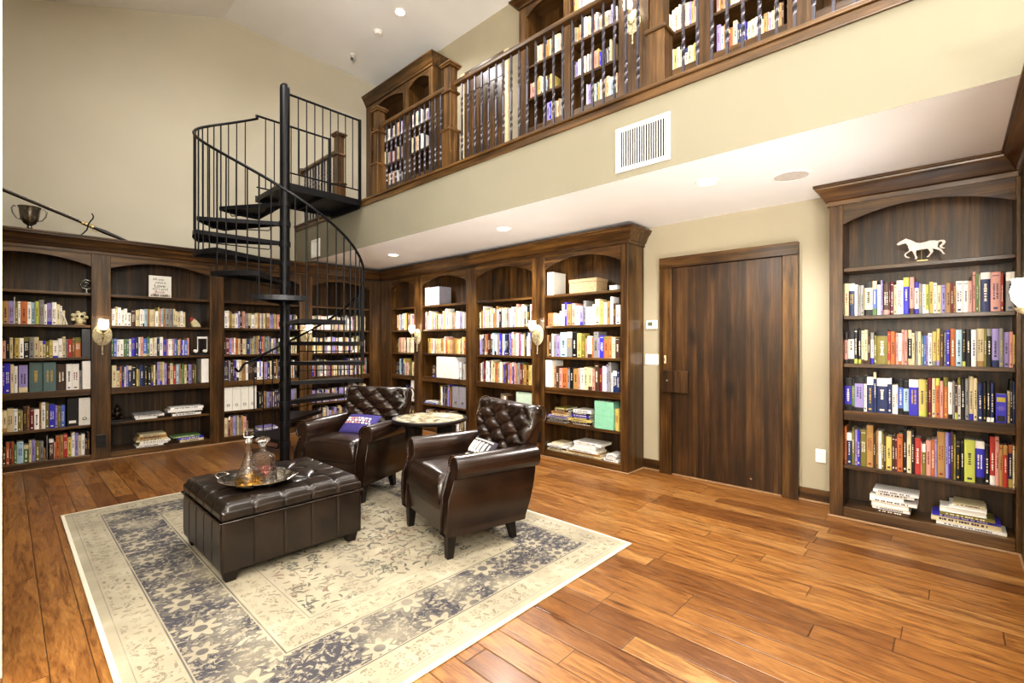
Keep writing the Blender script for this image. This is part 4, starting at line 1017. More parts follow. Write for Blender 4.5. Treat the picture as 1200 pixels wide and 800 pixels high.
# landing
PW_, PD = LX-.042-PX, 0.83
lp = MB(); lp.box(-.05, 0.0, ZL-.03, PW_, PD, ZL-.022); lp.build('landing_plate', M['tread'], ST)
lp = MB()
lp.box(-.05, -.014, ZL-.085, PW_, -.002, ZL-.0); lp.box(-.05, PD+.002, ZL-.085, PW_, PD+.014, ZL-.0); lp.box(PW_-.012, 0, ZL-.12, PW_, PD, ZL-.032); lp.box(-.05, 0, ZL-.085, -.04, PD, ZL-.032)
lp.box(.50, 0, ZL-.075, .54, PD, ZL-.032)
lp.build('landing_frame', M['iron'], ST)
ZR = 4.45
def guard(y, x0, x1, nb, posts):
    MB().tube([(x0, y, ZR), (x1, y, ZR)], .014, 10).build('landing_rail', M['iron'], ST, smooth=60)
    MB().tube([(x0, y, ZL+.12), (x1, y, ZL+.12)], .010, 8).build('landing_rail', M['iron'], ST, smooth=60)
    for i in range(1, nb):
        x = x0+(x1-x0)*i/nb; MB().tube([(x, y, ZL+.12), (x, y, ZR)], .0070, 8).build('baluster', M['iron'], ST, smooth=60)
    for x in posts: MB().box(x-.016, y-.016, ZL-.08, x+.016, y+.016, ZR+.01).build('landing_post', M['iron'], ST)
guard(-.02, .05, PW_-.016, 9, [PW_-.016])
guard(PD+.02, -.03, PW_-.016, 9, [PW_-.016])
MB().tube([(0, RH, ZR-.01), (-.03, PD+.02, ZR)], .017, 8).build('landing_rail', M['iron'], ST, smooth=60)

# ------------------------------------------------------------------ loft railing
def newel(parent, y, h=1.20, w=.145):
    o = MB(); o.box(LX+.02, y-w/2, ZL+.005, LX+.02+w, y+w/2, ZL+.44); o.box(LX+.038, y-w/2+.018, ZL+.44, LX+.002+w, y+w/2-.018, ZL+h-.05)
    n = o.build('newel_post', M['loft_z'], parent, bevel=.004)
    c = MB(); c.box(LX+.005, y-w/2-.015, ZL+.425, LX+.035+w, y+w/2+.015, ZL+.455); c.build('collar', M['loft_y'], n, bevel=.008)
    c = MB(); c.box(LX+.014, y-w/2-.006, ZL+.86, LX+.026+w, y+w/2+.006, ZL+.885); c.build('collar', M['loft_y'], n, bevel=.006)
    c = MB(); c.box(LX+.012, y-w/2-.008, ZL+h-.05, LX+.028+w, y+w/2+.008, ZL+h-.03); c.box(LX+.0, y-w/2-.02, ZL+h-.03, LX+.04+w, y+w/2+.02, ZL+h-.008); c.box(LX+.02, y-w/2, ZL+h-.008, LX+.02+w, y+w/2, ZL+h+.012); c.build('cap', M['loft_y'], n, bevel=.007)
    return n
def twisted(h):
    m = MB(); r = .0095; n = 90; ang = 0; rings = []
    for i in range(n+1):
        z = h*i/n; fz = i/n
        tw = 0.24 if (0.17 < fz < .40 or .60 < fz < .83) else 0
        ang += tw; rr = r*(1.12 if tw else 1)
        for j in range(4): m.v.append(Vector((rr*1.3*cos(ang+pi/4+j*pi/2), rr*1.3*sin(ang+pi/4+j*pi/2), z)))
    for i in range(n):
        for j in range(4):
            j2 = (j+1) % 4; m.face((i*4+j, i*4+j2, (i+1)*4+j2, (i+1)*4+j))
    return m
XR = LX+.10
ZH = ZL+.93
def rail_run(parent, y0, y1, proto):
    o = MB(); o.prism([(-.032, 0), (-.032, .03), (-.024, .052), (.024, .052), (.032, .03), (.032, 0)], lambda u, w, a: (XR+u, a, ZH+w), y0+.001, y1-.001); o.build('handrail', M['loft_y'], parent, bevel=.006)
    n = max(1, round((y1-y0)/.105))
    for i in range(1, n):
        y = y0+(y1-y0)*i/n
        if proto[0] is None:
            proto[0] = twisted(ZH-ZL-.006).build('baluster', M['baluster'], parent, loc=(XR, y, ZL+.005))
        else: copy_part(proto[0], parent, (XR, y, ZL+.005))
LR = thing('loft_railing', 'long loft railing with twisted metal balusters and square wooden newels', 'railing', (0, 0, 0), 0)
pr = [None]
NY = [5.66, 4.16, 1.655, -0.9, -3.2]
for y in NY: newel(LR, y)
for i in range(len(NY)-1): rail_run(LR, NY[i+1]+.08, NY[i]-.08, pr)
LR2 = thing('loft_railing', 'short loft railing between the stair landing and the gable wall', 'railing', (0, 0, 0), 0)
newel(LR2, 6.78); pr2 = [None]; rail_run(LR2, 6.86, WY-.02, pr2)
MB().lathe([(.065, 0), (.065, .014), (.045, .02)], 20, T=Matrix.Translation((XR, WY-.001, ZH+.02)) @ Matrix.Rotation(pi/2, 4, 'X')).build('wall_rosette', M['loft_y'], LR2, smooth=40)

# ------------------------------------------------------------------ armchairs
def tuft(u, v, nu, nv):
    a, b = u*nu, v*nv
    return (abs(sin(pi*(a+b)/1.0))*abs(sin(pi*(a-b)/1.0)))**0.42
NAIL = [None]
def make_chair(label):
    t = thing('armchair', label, 'armchair', (0, 0, 0), 0, 'brown leather club armchairs')
    LE = M['leather']; KX = 1.14
    # frame: tapered box below the seat, closed back
    m = MB(); m.prism([(-.355, .15), (-.372, .30), (-.372, .352), (.30, .352), (.25, .15)], lambda u, w, a: (a, u, w), -.255*KX, .255*KX); m.build('seat_rail', LE, t, bevel=.012)
    # cushion: puffed rounded box
    def cush(x0, x1, y0, y1, z0, z1, r, nm, par, mat, crown=.02):
        mm = MB(); nx, ny = 18, 18
        def top(i, j):
            x = x0+(x1-x0)*i; y = y0+(y1-y0)*j
            ex = min(i, 1-i)*(x1-x0); ey = min(j, 1-j)*(y1-y0)
            dx = max(0, r-ex); dy = max(0, r-ey); dd = min(1, sqrt(dx*dx+dy*dy)/r)
            z = z1-r+r*sqrt(max(0, 1-dd*dd))+crown*sin(pi*i)*sin(pi*j)
            return (x, y, z)
        mm.grid(top, nx, ny)
        b = len(mm.v)
        ring = [(i/nx, 0) for i in range(nx)]+[(1, j/ny) for j in range(ny)]+[(1-i/nx, 1) for i in range(nx)]+[(0, 1-j/ny) for j in range(ny)]
        for (i, j) in ring: mm.v.append(Vector(top(i, j)))
        for (i, j) in ring: p = Vector(top(i, j)); mm.v.append(Vector((p.x, p.y, z0)))
        k = len(ring)
        for i in range(k): mm.face((b+i, b+k+i, b+k+(i+1) % k, b+(i+1) % k))
        mm.face([b+k+i for i in range(k)])
        bmx = mm.mesh(nm, mat, 50)
        bm = bmesh.new(); bm.from_mesh(bmx); bmesh.ops.remove_doubles(bm, verts=bm.verts, dist=1e-5); bmesh.ops.recalc_face_normals(bm, faces=bm.faces); bm.to_mesh(bmx); bm.free()
        o = bpy.data.objects.new(nm, bmx); COL.objects.link(o); o.parent = par; return o
    cush(-.249*KX, .249*KX, -.388, .20, .355, .535, .055, 'seat_cushion', t, LE)
    MB().tube([(-.245*KX, -.376, .355), (.245*KX, -.376, .355)], .006, 8).build('cushion_piping', LE, t, smooth=60)
    def sback(z):
        q = max(0, min(1, (z-.36)/.22)); return .062*q*q*(3-2*q)
    # arms: scroll profile swept front to back
    for s in (-1, 1):
        prof = []
        xi = .252
        prof += [(xi, .16), (xi, .40), (xi, .575)]
        cx_, cz_, r = .328, .600, .082
        for i in range(0, 17):
            a = radians(196-i*15.5); prof.append((cx_+r*cos(a), cz_+r*sin(a)))
        prof += [(.352, .535), (.362, .50), (.372, .40), (.368, .28), (.345, .16)]
        m = MB(); st = []
        ys = [-.372, -.378, -.36, -.2, 0.0, .2, .34]
        scs = [.90, .96, 1, 1, 1, 1, .98]
        n0 = 0; k = len(prof)
        for yy, sc in zip(ys, scs):
            drop = -.05*max(0, (yy-.0)/.34)**2*0
            for (x, z) in prof:
                xx = (.312+(x-.312)*sc)+.312*(KX-1); zz = z if z < .3 else .45+(z-.45)*(.985 if sc < .93 else 1)
                yq_ = yy
                if yy < -.3: yq_ = yy+sback(z)
                if yy > .25: yq_ = yy-.10*max(0, .55-z)/.40
                m.v.append(Vector((s*xx, yq_, zz+drop)))
        for i in range(len(ys)-1):
            for j in range(k):
                j2 = (j+1) % k; q = (i*k+j, i*k+j2, (i+1)*k+j2, (i+1)*k+j); m.face(q if s > 0 else q[::-1])
        m.face([j for j in range(k)] if s < 0 else [j for j in range(k)][::-1]); m.face([(len(ys)-1)*k+j for j in range(k)])
        arm = m.build('arm', LE, t, smooth=35)
        # welt following the scroll of the arm front
        pts = [(s*(.312*KX+(x-.312)*.93), -.381+sback(z), z) for (x, z) in prof]
        MB().tube(pts, .0055, 6, closed=True).build('arm_welt', LE, arm, smooth=60)
        for i in range(2, 22):
            x, z = prof[i]; lc = (s*(.312*KX+(x-.312)*.78), -.3785+sback(z), .45+(z-.45)*.955)
            if NAIL[0] is None:
                mm = MB(); mm.lathe([(.0001, -.004), (.005, -.001), (.0055, .001)], 8, T=Matrix.Rotation(-pi/2, 4, 'X')); NAIL[0] = mm.build('nail_head', M['nail'], arm, smooth=60, loc=lc)
            else: copy_part(NAIL[0], arm, lc)
    # back: tufted inner face, rolled top, plain outer face
    def wid(z): return .252*KX if z < .60 else .252*KX+.095*min(1, (z-.60)/.20)
    path = []   # (y,z,outward normal) up the inner face and over the roll
    for i in range(25):
        f = i/24; path.append((.185+.10*f+.02*f*f, .46+.42*f))
    cx_, cz_, r = .372, .893, .068
    for i in range(1, 13):
        a = radians(172-i*18); path.append((cx_+r*cos(a), cz_+r*sin(a)))
    m = MB(); NU = 48; k = NU+1
    npth = len(path)
    # resample finely
    fine = []
    for i in range(npth-1):
        for q in range(3):
            f = q/3; fine.append((path[i][0]*(1-f)+path[i+1][0]*f, path[i][1]*(1-f)+path[i+1][1]*f))
    fine.append(path[-1]); NF = len(fine)
    for i, (y, z) in enumerate(fine):
        y2, z2 = fine[min(i+1, NF-1)]; y1, z1 = fine[max(i-1, 0)]
        ty, tz = y2-y1, z2-z1; L = sqrt(ty*ty+tz*tz) or 1; ny, nz = -tz/L, ty/L
        v = i/(24*3)
        for j in range(k):
            u = j/NU; w = wid(z)
            edge = min(1, min(u, 1-u)/.07)
            h = 0
            if v < 1.14: h = (.050*tuft(u-.5, v, 3.0, 2.75)-.02)*edge*min(1, v/.08)*min(1, max(0, (1.14-v)/.08))
            rd = -.035*(1-sqrt(max(0, 1-(1-edge)**2)))
            m.v.append(Vector((-w+2*w*u, y+ny*(h+rd), z+nz*(h+rd))))
    for i in range(NF-1):
        for j in range(NU): m.face((i*k+j, i*k+j+1, (i+1)*k+j+1, (i+1)*k+j))
    # outer back and sides
    b0 = len(m.v)
    yb = [(.395, .84), (.365, .60), (.30, .30), (.255, .15)]
    last = (NF-1)*k
    for (y, z) in yb:
        w = wid(z) if z > .62 else .372 if z > .2 else .345
        if z <= .60: w = .30*KX
        for j in range(k): m.v.append(Vector((-w+2*w*j/NU, y, z)))
    for j in range(NU): m.face((last+j, last+j+1, b0+j+1, b0+j))
    for i in range(len(yb)-1):
        for j in range(NU): m.face((b0+i*k+j, b0+i*k+j+1, b0+(i+1)*k+j+1, b0+(i+1)*k+j))
    # side closures
    for j, rev in ((0, False), (NU, True)):
        loop = [i*k+j for i in range(NF)]+[b0+i*k+j for i in range(len(yb))]
        m.face(loop if not rev else loop[::-1])
    bk = m.build('backrest', LE, t, smooth=60)
    for sgn in (-1, 1):
        MB().tube([(sgn*(wid(z)+.001), y+.004, z) for (y, z) in fine[60:]], .0055, 6).build('back_welt', LE, bk, smooth=60)
    # tufting buttons
    bmb = MB(); lump(bmb, (0, 0, 0), .009, 1, 1, 1, 10); proto = None
    for iv in range(1, 7):
        for iu in range(-5, 6):
            a = iu; b = iv
            if (a+b) % 2: continue
            u, v = .5+a/2*.4*.5*2/2, b/2*.4
            # zero lines cross where nu*u±nv*v are integers
            u = .5+a*.5/3.0; v = b*.5/2.75
            if not .08 < u < .92 or v > 1.1: continue
            i = int(v*72); y, z = fine[min(i, NF-1)]
            loc_ = (-wid(z)+2*wid(z)*u, y-.0, z)
            if proto is None: proto = bmb.build('button', LE, bk, smooth=60, loc=loc_)
            else: copy_part(proto, bk, loc_)
    for (sx, y, tilt) in ((-1, -.325, -.01), (1, -.325, -.01), (-1, .165, .045), (1, .165, .045)):
        x = sx*(.295 if y < 0 else .25)*KX
        mm = MB(); n0 = 0
        for (z, hw, dy) in ((0, .022, tilt), (.20, .036, 0)):
            for (a, b) in ((-1, -1), (1, -1), (1, 1), (-1, 1)): mm.v.append(Vector((x+a*hw, y+b*hw+dy, z)))
        for q in ((3, 2, 1, 0), (4, 5, 6, 7), (0, 1, 5, 4), (1, 2, 6, 5), (2, 3, 7, 6), (3, 0, 4, 7)): mm.face(q)
        mm.build('leg', M['leg'], t, bevel=.003)
    # outer side panels below the arms
    for s in (-1, 1):
        m = MB(); m.prism([(-.345, .155), (.245, .155), (.338, .55), (-.30, .55), (-.345, .40)], lambda u, w, a: (a, u, w), s*.275*KX, s*(.352+.312*(KX-1)))
        m.build('side_panel', LE, t, bevel=.006)
    return t
ch = make_chair('brown leather tufted armchair in front, nearest the camera, with a dark striped cushion')
ch.location = (2.415, 2.70, .0127); ch.rotation_euler[2] = radians(-103)
ch2 = copy_tree(ch); ch2.location = (2.36, 4.30, .0127); ch2.rotation_euler[2] = radians(-68)
ch2['label'] = 'brown leather tufted armchair farther back, beside the stair, with a violet cushion'

def pillow(name, label, parentchair, lx, ly, lz, w, h, th, rot, mat, marks, group=None):
    m = MB(); n = 16
    def f(sg):
        def g(i, j):
            u, v = i*2-1, j*2-1
            b = max(0, (1-u*u))**.45*max(0, (1-v*v))**.45
            pin = 1-.06*(u*u*(1-v*v))-.06*(v*v*(1-u*u))
            return (u*w/2*(1-.07*(1-u*u)*v*v), sg*th/2*b, v*h/2*(1-.07*(1-v*v)*u*u))
        return g
    m.grid(f(-1), n, n); m.grid(f(1), n, n, flip=True)
    t = thing(name, label, 'cushion', (0, 0, 0), 0)
    me = m.mesh('cushion_body', mat, 70); bm = bmesh.new(); bm.from_mesh(me); bmesh.ops.remove_doubles(bm, verts=bm.verts, dist=1e-4); bm.to_mesh(me); bm.free()
    o = bpy.data.objects.new('cushion_body', me); COL.objects.link(o); o.parent = t
    k = MB()
    for (pts, r, c) in marks:
        P2 = []
        for (u, v) in pts:
            b = max(0, (1-u*u))**.45*max(0, (1-v*v))**.45; P2.append((u*w/2, -th/2*b-.001, v*h/2))
        k.tube(P2, r, 6, col=c)
    k.build('printed_lettering', M['book'], t)
    Mw = Matrix.Translation(parentchair.location) @ Matrix.Rotation(parentchair.rotation_euler[2], 4, 'Z') @ Matrix.Translation((lx, ly, lz)) @ rot
    t.matrix_world = Mw
    return t
wc = hx('e6ddd2')
def dense(p, n=8):
    out = []
    for i in range(len(p)-1):
        for q in range(n): f = q/n; out.append((p[i][0]*(1-f)+p[i+1][0]*f, p[i][1]*(1-f)+p[i+1][1]*f))
    return out+[p[-1]]
mk = []
for x in (-.72, -.42, -.12, .20, .52): mk.append((dense([(x, .62), (x, -.1), (x+.08, -.3), (x+.18, -.3), (x+.22, -.1), (x+.22, .55)]),   .0065, wc))
mk.append((dense([(-.8, -.62), (-.3, -.58), (.3, -.62), (.8, -.55)]), .008, wc)); mk.append((dense([(-.8, .8), (.8, .8)]), .006, wc))
pillow('throw_cushion', 'dark cushion with white stroke lettering on the front armchair', ch, .05, .075, .60, .32, .20, .09, Matrix.Rotation(radians(-38), 4, 'X'), plain('charcoal_cushion', '3a3640', .8), mk)
mk = []
rn = random.Random(5)
for v in (.32, .08, -.16):
    x = -.75
    while x < .7:
        q = rn.uniform(.06, .16); mk.append((dense([(x, v), (x+q, v+.02)]), .010, wc if rn.random() < .8 else PC['P'])); x += q+.09
pillow('throw_cushion', 'violet cushion with pale lettering on the rear armchair', ch2, .02, .035, .62, .38, .25, .09, Matrix.Rotation(radians(-52), 4, 'X'), plain('violet_cushion', '3f3776', .8), mk)

# ------------------------------------------------------------------ ottoman
OX0, OX1, OY0, OY1 = .87, 1.76, 3.14, 4.00
OT = thing('ottoman', 'dark leather tufted storage ottoman on the rug, carrying a tray', 'ottoman', ((OX0+OX1)/2, (OY0+OY1)/2, .0127), 0)
hx_, hy_ = (OX1-OX0)/2, (OY1-OY0)/2
m = MB()
def side_strip(m, p, q, z0, z1, npan, out, bul, zoff=0):
    p, q = Vector(p), Vector(q); nrm = Vector(out); L = (q-p).length; per = 24; N = npan*per; nz = 6
    def g(i, j):
        x = i*npan; fx = x-math.floor(x); fx = min(fx, 1-fx)*2
        b = bul*(min(1, fx*9+.0))**.4
        zt = min(j, 1-j)*2; b *= min(1, zt*6)**.5
        pt = p+(q-p)*i+nrm*b; return (pt.x, pt.y, z0+(z1-z0)*j)
    m.grid(g, N, nz)
zb0, zb1 = .07, .362
cor = [(-hx_, -hy_), (hx_, -hy_), (hx_, hy_), (-hx_, hy_)]
outs = [(0, -1, 0), (1, 0, 0), (0, 1, 0), (-1, 0, 0)]
for i in range(4):
    a, b = cor[i], cor[(i+1) % 4]
    side_strip(m, (*a, 0), (*b, 0), zb0, zb1, 5, outs[i], .007)
m.box(-hx_, -hy_, zb0, hx_, hy_, zb0+.002); m.box(-hx_+.005, -hy_+.005, zb1-.004, hx_-.005, hy_-.005, zb1)
m.build('base', M['leather_dark'], OT, smooth=40)
m = MB(); e = .012
pl = [(-hx_-e, -hy_-e, zb1+.006), (hx_+e, -hy_-e, zb1+.006), (hx_+e, hy_+e, zb1+.006), (-hx_-e, hy_+e, zb1+.006)]
MB().tube([Vector(pl[i]).lerp(Vector(pl[(i+1) % 4]), q/6) for i in range(4) for q in range(6)], .006, 8, closed=True).build('piping', M['leather'], OT, smooth=60)
# lid
m = MB(); N = 110; r = .05
def lid(i, j):
    x = -hx_+2*hx_*i; y = -hy_+2*hy_*j
    ex = min(i, 1-i)*2*hx_; ey = min(j, 1-j)*2*hy_
    dx = max(0, r-ex); dy = max(0, r-ey); dd = min(1, sqrt(dx*dx+dy*dy)/r)
    z = .425+r*sqrt(max(0, 1-dd*dd))
    d_ = min(ex, ey); k = min(1, max(0, (d_-.03)/.16))
    lx = i*5.0; ly = j*5.0
    # channels near the rim, diamond tufts in the middle
    ch_ = min(abs(sin(pi*lx)), abs(sin(pi*ly))) if d_ > .17 else (abs(sin(pi*lx)) if ey < ex else abs(sin(pi*ly)))
    z += -.011*(1-min(1, ch_*2.5))*(1-k)
    if d_ > .17:
        z += .032*tuft(i-.5, j-.5, 2.5, 2.5)-.022
    return (x, y, z)
m.grid(lid, N, N)
zl0 = zb1+.013
for i in range(4):
    a, b = cor[i], cor[(i+1) % 4]
    side_strip(m, (*a, 0), (*b, 0), zl0, .428, 5, outs[i], .007)
m.box(-hx_, -hy_, zl0, hx_, hy_, zl0+.002)
m.build('lid', M['leather_dark'], OT, smooth=45)
bmb = MB(); lump(bmb, (0, 0, 0), .012, 1, 1, .6, 10); proto = None
for a in range(-4, 5):
    for b in range(-4, 5):
        if (a+b) % 2: continue
        i, j = .5+a*.2, .5+b*.2
        if not (.2 < i < .8 and .2 < j < .8): continue
        x, y, z = lid(i, j)
        if proto is None: proto = bmb.build('button', M['leather_dark'], OT, smooth=60, loc=(x, y, z+.002))
        else: copy_part(proto, OT, (x, y, z+.002))
for sx in (-1, 1):
    for sy in (-1, 1):
        mm = MB(); x, y = sx*(hx_-.055), sy*(hy_-.055)
        for (z, hw) in ((0, .028), (.0695, .042)):
            for (a, b) in ((-1, -1), (1, -1), (1, 1), (-1, 1)): mm.v.append(Vector((x+a*hw, y+b*hw, z)))
        for q in ((3, 2, 1, 0), (4, 5, 6, 7), (0, 1, 5, 4), (1, 2, 6, 5), (2, 3, 7, 6), (3, 0, 4, 7)): mm.face(q)
        mm.build('foot', M['leg'], OT, bevel=.003)

# tray, decanters, glasses
ZT = .499
tc = onZ(302, 563, ZT); TD = Vector((SA, -CA, 0))
ang = math.atan2(TD.y, TD.x)
t = thing('serving_tray', 'oval silver serving tray on the ottoman', 'tray', (tc.x, tc.y, ZT), ang)
MB().lathe([(.0001, .0), (.17, .0), (.215, .008), (.235, .024), (.245, .026), (.245, .029), (.232, .029), (.21, .012), (.165, .004), (.0001, .004)], 48, sy=.86).build('dish', M['chrome'], t, smooth=50)
for s in (-1, 1):
    MB().tube([(s*.232, -.06, .028), (s*.262, -.045, .045), (s*.275, 0, .052), (s*.262, .045, .045), (s*.232, .06, .028)], .006, 8).build('handle', M['chrome'], t, smooth=60)
ZD = ZT+.0045
p = onZ(291.5, 570, ZD)
t = thing('decanter', 'tall long-necked glass decanter of amber liquor on the tray', 'decanter', (p.x, p.y, ZD), 0)
MB().lathe([(.0001, 0), (.070, 0), (.078, .01), (.079, .04), (.072, .08), (.052, .13), (.032, .175), (.022, .22), (.020, .28), (.026, .30), (.030, .305), (.027, .305), (.017, .28), (.019, .22), (.029, .175), (.049, .13), (.0685, .08), (.0752, .04), (.0735, .012), (.0001, .008)], 32).build('body', M['cutglass'], t, smooth=50)
MB().lathe([(.0001, .0085), (.073, .0125), (.0748, .04), (.0698, .072), (.0001, .0725)], 32).build('liquor', M['whisky'], t, smooth=50)
MB().lathe([(.0001, .285), (.016, .287), (.017, .306), (.012, .316), (.030, .325), (.031, .365), (.026, .372), (.0001, .373)], 8).build('stopper', M['glass'], t)
p = onZ(308, 556, ZD)
t = thing('decanter', 'squat square-shouldered crystal decanter of red liquor on the tray', 'decanter', (p.x, p.y, ZD), radians(20))
def sq(prof, n=8): return prof
MB().lathe([(.0001, 0), (.075, 0), (.080, .008), (.080, .125), (.070, .145), (.035, .165), (.022, .18), (.021, .205), (.032, .216), (.033, .22), (.030, .22), (.018, .205), (.019, .182), (.033, .162), (.066, .142), (.075, .123), (.075, .01), (.0001, .009)], 8).build('body', M['cutglass'], t)
MB().lathe([(.0001, .0095), (.0745, .0105), (.0745, .05), (.0001, .0505)], 8).build('liquor', M['port'], t)
MB().lathe([(.0001, .20), (.015, .201), (.016, .222), (.03, .23), (.046, .243), (.046, .256), (.030, .268), (.0001, .27)], 16).build('stopper', M['glass'], t)
for i, (px, py, lb) in enumerate(((314, 569, 'cut crystal tumbler beside the tall decanter'), (327.5, 564, 'cut crystal tumbler at the right end of the tray'))):
    p = onZ(px, py, ZD)
    o = MB(); o.lathe([(.0001, 0), (.031, 0), (.034, .006), (.038, .088), (.0355, .088), (.031, .016), (.0001, .014)], 20)
    tag(o.build('tumbler', M['cutglass'], loc=(p.x, p.y, ZD), smooth=50), lb, 'glass', 'tumblers on the tray')

# ------------------------------------------------------------------ round table
TX, TY, TZ = 2.735, 3.61, .733
t = thing('round_side_table', 'round stone-topped side table with dark rim between the armchairs', 'table', (TX, TY, .0127), 0)
MB().lathe([(.0001, TZ-.02), (.315, TZ-.02), (.318, TZ-.012), (.0001, TZ-.012)], 48).build('tabletop', M['stone'], t, smooth=40)
MB().lathe([(.318, TZ-.04), (.345, TZ-.04), (.352, TZ-.03), (.352, TZ-.018), (.345, TZ-.01), (.3185, TZ-.010), (.318, TZ-.04)], 48).build('rim', M['leg'], t, smooth=40)
MB().lathe([(.0001, TZ-.075), (.20, TZ-.075), (.30, TZ-.045), (.30, TZ-.0405), (.0001, TZ-.0405)], 40).build('apron', M['leg'], t, smooth=40)
for k in range(4):
    a = radians(195+k*90); c_, s_ = cos(a), sin(a); mm = MB()
    prof = [(.15, TZ-.06), (.28, TZ-.06), (.265, TZ-.2), (.235, .42), (.215, .25), (.225, .1), (.27, 0), (.20, 0), (.165, .1), (.155, .25), (.15, .42)]
    mm.prism(prof, lambda u, w, q: (u*c_-q*s_, u*s_+q*c_, w), -.035, .035); mm.build('leg', M['leg'], t, bevel=.006)
mm = MB(); mm.lathe([(.0001, .20), (.16, .20), (.17, .212), (.16, .224), (.0001, .224)], 32); mm.build('lower_shelf', M['leg'], t, smooth=40)
p = onZ(521, 488.5, TZ)
o = MB(); o.lathe([(.0001, 0), (.045, 0), (.058, .008), (.056, .009), (.042, .003), (.0001, .003)], 24)
tag(o.build('small_dish', M['white'], loc=(p.x, p.y, TZ+.0025), smooth=50), 'small white dish on the round side table', 'dish')

# ------------------------------------------------------------------ rug
o = MB(); cx_, cy_ = (RX0+RX1)/2, (RY0+RY1)/2
o.box(-(RX1-RX0)/2, -(RY1-RY0)/2, 0, (RX1-RX0)/2, (RY1-RY0)/2, .012)
tag(o.build('area_rug', M['rug'], loc=(cx_, cy_, .0004), bevel=.004), 'large cream oriental rug with worn navy border on the wooden floor', 'rug')

# ------------------------------------------------------------------ fittings on walls and ceilings
def fit(name, label, cat, loc, rotz=0, group=None): return thing(name, label, cat, loc, rotz, group)
# thermostat, switches, outlets (local: x along wall left to right, -y out of the wall)
t = fit('thermostat', 'white thermostat above the light switches left of the door', 'thermostat', (WX-.0005, onX(764.5, 380, WX).y, onX(764, 380.5, WX).z), -pi/2)
MB().box(-.07, -.028, -.05, .07, 0, .05).build('case', M['white'], t, bevel=.012); MB().box(-.04, -.0295, -.012, .015, -.028, .03).build('screen', plain('lcd_screen', '5f6650', .2), t)
t = fit('light_switch', 'white triple light switch plate left of the door', 'switch', (WX-.0005, onX(764.5, 420, WX).y, onX(764, 421, WX).z), -pi/2)
MB().box(-.082, -.007, -.06, .082, 0, .06).build('plate', M['white'], t, bevel=.003)
for k in (-1, 0, 1): MB().box(k*.046-.005, -.016, -.012, k*.046+.005, -.007, .012).build('toggle', M['white'], t, bevel=.002)
t = fit('wall_outlet', 'white wall outlet between the door and the right bookcase', 'outlet', (WX-.0005, onX(962, 534, WX).y, onX(962, 534, WX).z), -pi/2)
MB().box(-.04, -.007, -.06, .04, 0, .06).build('plate', M['white'], t, bevel=.003)
for k in (-1, 1): MB().lathe([(.017, 0), (.017, .003), (.0001, .0035)], 16, T=Matrix.Translation((0, -.007, k*.024)) @ Matrix.Rotation(pi/2, 4, 'X')).build('socket', M['whitemat'], t)
t = fit('latch_plate', 'small pale catch plate on the door casing above the lock cover', 'latch', (4.9395, onX(779.5, 421, 4.94).y, onX(780, 421, 4.94).z), -pi/2)
MB().box(-.012, -.006, -.045, .012, 0, .045).build('plate', M['cream'], t, bevel=.003); MB().box(-.005, -.010, -.015, .005, -.006, .02).build('catch', M['chrome'], t)
for lc, rz, lb in (((.80, LY-.0005, .24), 0, 'black outlet on the base of the pilaster between the two leftmost bays'), ((MX-.0005, 3.865, .24), -pi/2, 'black outlet on the pilaster base right of the front armchair')):
    t = fit('pilaster_outlet', lb, 'outlet', lc, rz)
    MB().box(-.045, -.006, -.075, .045, 0, .075).build('plate', M['black'], t, bevel=.003); MB().box(-.03, -.010, -.02, .03, -.006, .02).build('receptacle', M['black'], t, bevel=.002); MB().box(-.04, -.008, .076, .04, 0, .084).build('top_lip', M['pewter'], t)
# vents
def vent(label, y0, y1, z0, z1, nb):
    w, h = y1-y0, z1-z0
    t = fit('air_vent', label, 'vent', (LX-.0005, y1, z0), -pi/2, 'wall vents on the loft face')
    m = MB(); b = min(.034, w*.12)
    m.box(0, -.012, 0, w, 0, b); m.box(0, -.012, h-b, w, 0, h); m.box(0, -.012, b, b, 0, h-b); m.box(w-b, -.012, b, w, 0, h-b); m.build('frame', M['white'], t, bevel=.003)
    MB().box(b, -.002, b, w-b, -.0005, h-b).build('dark_duct', M['black'], t)
    m = MB()
    for i in range(nb):
        x = b+(w-2*b)*(i+.5)/nb; m.box(x-.0019, -.010, b, x+.0019, -.003, h-b)
    m.build('grille', M['whitemat'], t)
vent('large white air vent on the loft face', 1.524, 1.981, 2.795, 3.145, 20)
vent('small white air vent on the loft face behind the spiral stair', 7.20, 7.50, 2.78, 3.06, 12)
# recessed lights
def recessed(label, x, y, z):
    t = fit('recessed_light', label, 'light', (x, y, z), 0, 'recessed ceiling lights')
    MB().lathe([(.068, -.0005), (.092, -.0005), (.095, -.006), (.088, -.010), (.07, -.006), (.068, -.0005)], 32).build('trim_ring', M['white'], t, smooth=40)
    MB().lathe([(.0001, -.003), (.067, -.003), (.067, -.0006), (.0001, -.0006)], 28).build('lens', M['lamp'], t)
    LAMPS.append((Vector((x, y, z-.03)), 'can' if z < 4 else 'high'))
for lb, x, y in (('recessed light under the loft in front of the door', 3.875, 1.454), ('recessed light under the loft over the middle bays', 3.9, 3.77), ('recessed light under the loft near the room corner', 3.95, 6.10)): recessed(lb, x, y, ZC)
LAMPS.append((Vector((3.85, -.9, ZC-.03)), 'can'))
recessed('recessed light in the high ceiling above the loft railing', 4.015, 6.018, ZV)
recessed('recessed light in the high ceiling, out of frame', 4.0, 3.2, ZV); LAMPS.append((Vector((4, .4, ZV-.03)), 'high'))
t = fit('ceiling_speaker', 'round flush ceiling speaker under the loft', 'speaker', (4.18, .925, ZC), 0)
